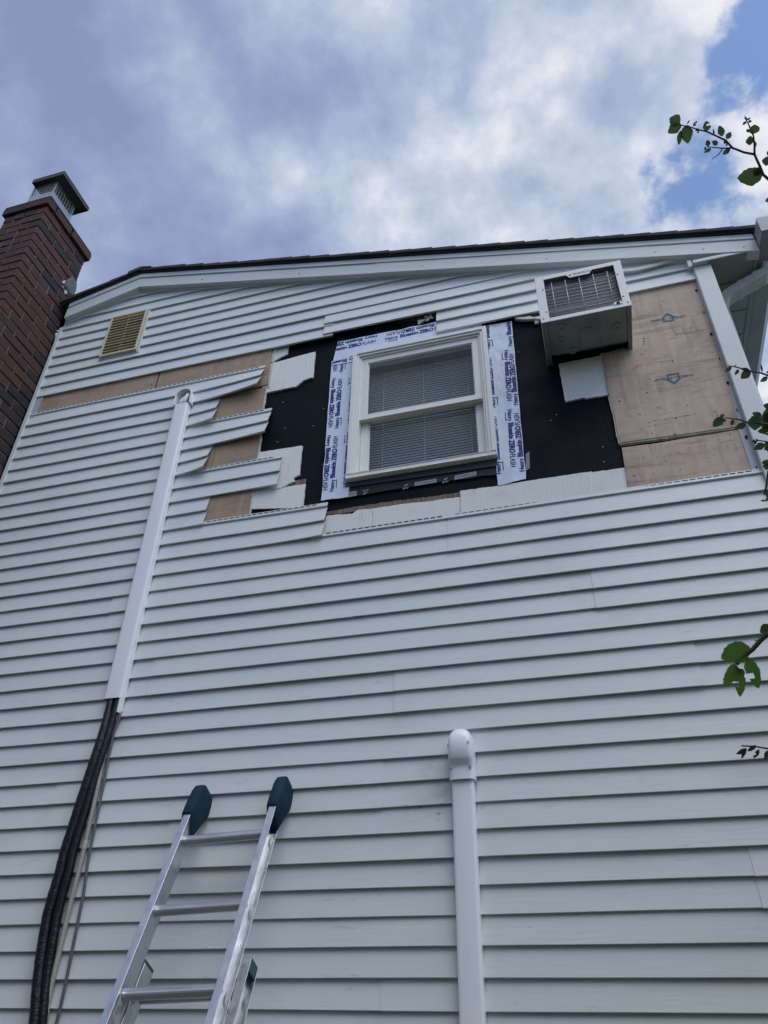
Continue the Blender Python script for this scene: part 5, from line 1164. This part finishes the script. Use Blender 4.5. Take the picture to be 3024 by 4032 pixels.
for b_, t_, w in [((0.4523,-1.6449,1.058),(0.4417,-1.6441,1.0609),0.0088),((0.445,-1.6444,1.06),(0.4383,-1.6416,1.0589),0.0055),((0.4479,-1.6428,1.0569),(0.4422,-1.6383,1.0532),0.0059)]: leaf(b_, t_, w, 'leaf_bud')
for b_, t_, w in [((0.465,-1.6407,1.0476),(0.4399,-1.6313,1.0447),0.0179),((0.4739,-1.6301,1.0299),(0.4657,-1.6442,1.0519),0.0189),((0.4723,-1.6379,1.0409),(0.4609,-1.6324,1.0381),0.0105),((0.4709,-1.6163,1.0124),(0.4521,-1.6135,1.0161),0.0135),((0.469,-1.6073,1.0006),(0.4538,-1.6103,1.011),0.0168)]: leaf(b_, t_, w, 'leaf_dark')
branch([(0.4775,-1.698,0.9466),(0.4394,-1.6816,0.9399),(0.4333,-1.6654,0.9194),(0.4277,-1.6547,0.9059)], .005, .002, tp[2])
for b_, t_, w in [((0.4287,-1.6558,0.9071),(0.4331,-1.6462,0.8909),0.011),((0.4365,-1.6475,0.8916),(0.4155,-1.6416,0.8913),0.008),((0.4278,-1.6552,0.9066),(0.4242,-1.6493,0.8993),0.006)]: leaf(b_, t_, w, 'leaf_dark')
# lower sprays in front of the siding
branch([(0.4055,-1.7829,0.5651),(0.3271,-1.7441,0.5259),(0.3136,-1.7375,0.5179),(0.2968,-1.7283,0.5049),(0.2789,-1.7207,0.4955),(0.2637,-1.7133,0.4846)], .007, .0042, tp[1])
for b_, t_, w in [((0.2923,-1.7293,0.5092),(0.2391,-1.7149,0.4982),0.0406),((0.2625,-1.7136,0.4857),(0.2347,-1.6947,0.4505),0.0274)]: leaf(b_, t_, w, 'leaf_green', 0)
for b_, t_, w in [((0.2641,-1.7115,0.4801),(0.2597,-1.6904,0.4283),0.023),((0.2657,-1.7095,0.4745),(0.2755,-1.7074,0.465),0.014),((0.2856,-1.7212,0.4935),(0.2938,-1.7002,0.4375),0.0252)]: leaf(b_, t_, w, 'leaf_green', 2)
for b_, t_, w in [((0.3352,-1.7517,0.5384),(0.3142,-1.7432,0.5301),0.0208),((0.3117,-1.7369,0.5173),(0.2998,-1.7357,0.5203),0.0022)]: leaf(b_, t_, w, 'leaf_olive')
branch([(0.3257,-1.7836,0.2815),(0.2667,-1.7776,0.3028),(0.2475,-1.7759,0.3087),(0.2271,-1.7734,0.3119)], .004, .0012, tp[1])
for b_, t_, w in [((0.2342,-1.7731,0.307),(0.2163,-1.768,0.2996),0.0081),((0.2342,-1.7731,0.307),(0.2226,-1.7666,0.2918),0.0069),((0.2501,-1.7768,0.31),(0.2345,-1.7718,0.3024),0.0077),((0.2527,-1.7751,0.3032),(0.241,-1.7694,0.2911),0.0077),((0.2656,-1.7765,0.3001),(0.258,-1.7712,0.2869),0.0089)]: leaf(b_, t_, w, 'leaf_bud')
# unseen rest of the crown; low second clump added to darken the wall
rr = random.Random(5)
for n_, c_, r_ in ((9000, (2.30, -1.25, 0.9), (.95, 1.15, 2.0)), (6500, (1.38, -1.15, -.35), (.72, .85, 1.15))):
    clumps = [Vector((rr.gauss(0, 1), rr.gauss(0, 1), rr.gauss(0, 1))).normalized() * (rr.random() ** .45) for i in range(60)]
    for q_ in range(n_):
        u = rr.choice(clumps) * .86 + Vector((rr.gauss(0, .11), rr.gauss(0, .11), rr.gauss(0, .08)))
        if u.length > 1: u.normalize()
        p = Vector(c_) + Vector((u.x * r_[0], u.y * r_[1], u.z * r_[2]))
        small_leaf(p, Vector((rr.uniform(-1, 1), rr.uniform(-1, 1), rr.uniform(-1, .4))).normalized() * rr.uniform(.028, .052), rr.uniform(.28, .42))
CR.build('crown', 'leaf_dark', tree, kind='stuff', fixn=False)
for i in range(5):
    a = i * 1.3; branch([TB + Vector((0, 0, .25)), Vector((1.75, -1.2 + .1 * i, -1.0 + .15 * i)), Vector((1.38 + .4 * math.cos(a), -1.15 + .5 * math.sin(a), -.2 + .2 * i))], .016, .004)  # limbs carrying the added low clump
for i in range(9):
    a = rr.uniform(0, 6.28); h = rr.uniform(.9, 2.9); s0 = TB + Vector((0, 0, h + 1.0)); e_ = Vector((2.5 + math.cos(a) * .7, -1.3 + math.sin(a) * .9, h + .6))
    branch([s0, s0.lerp(e_, .5) + Vector((0, 0, .08)), e_], .014, .004)
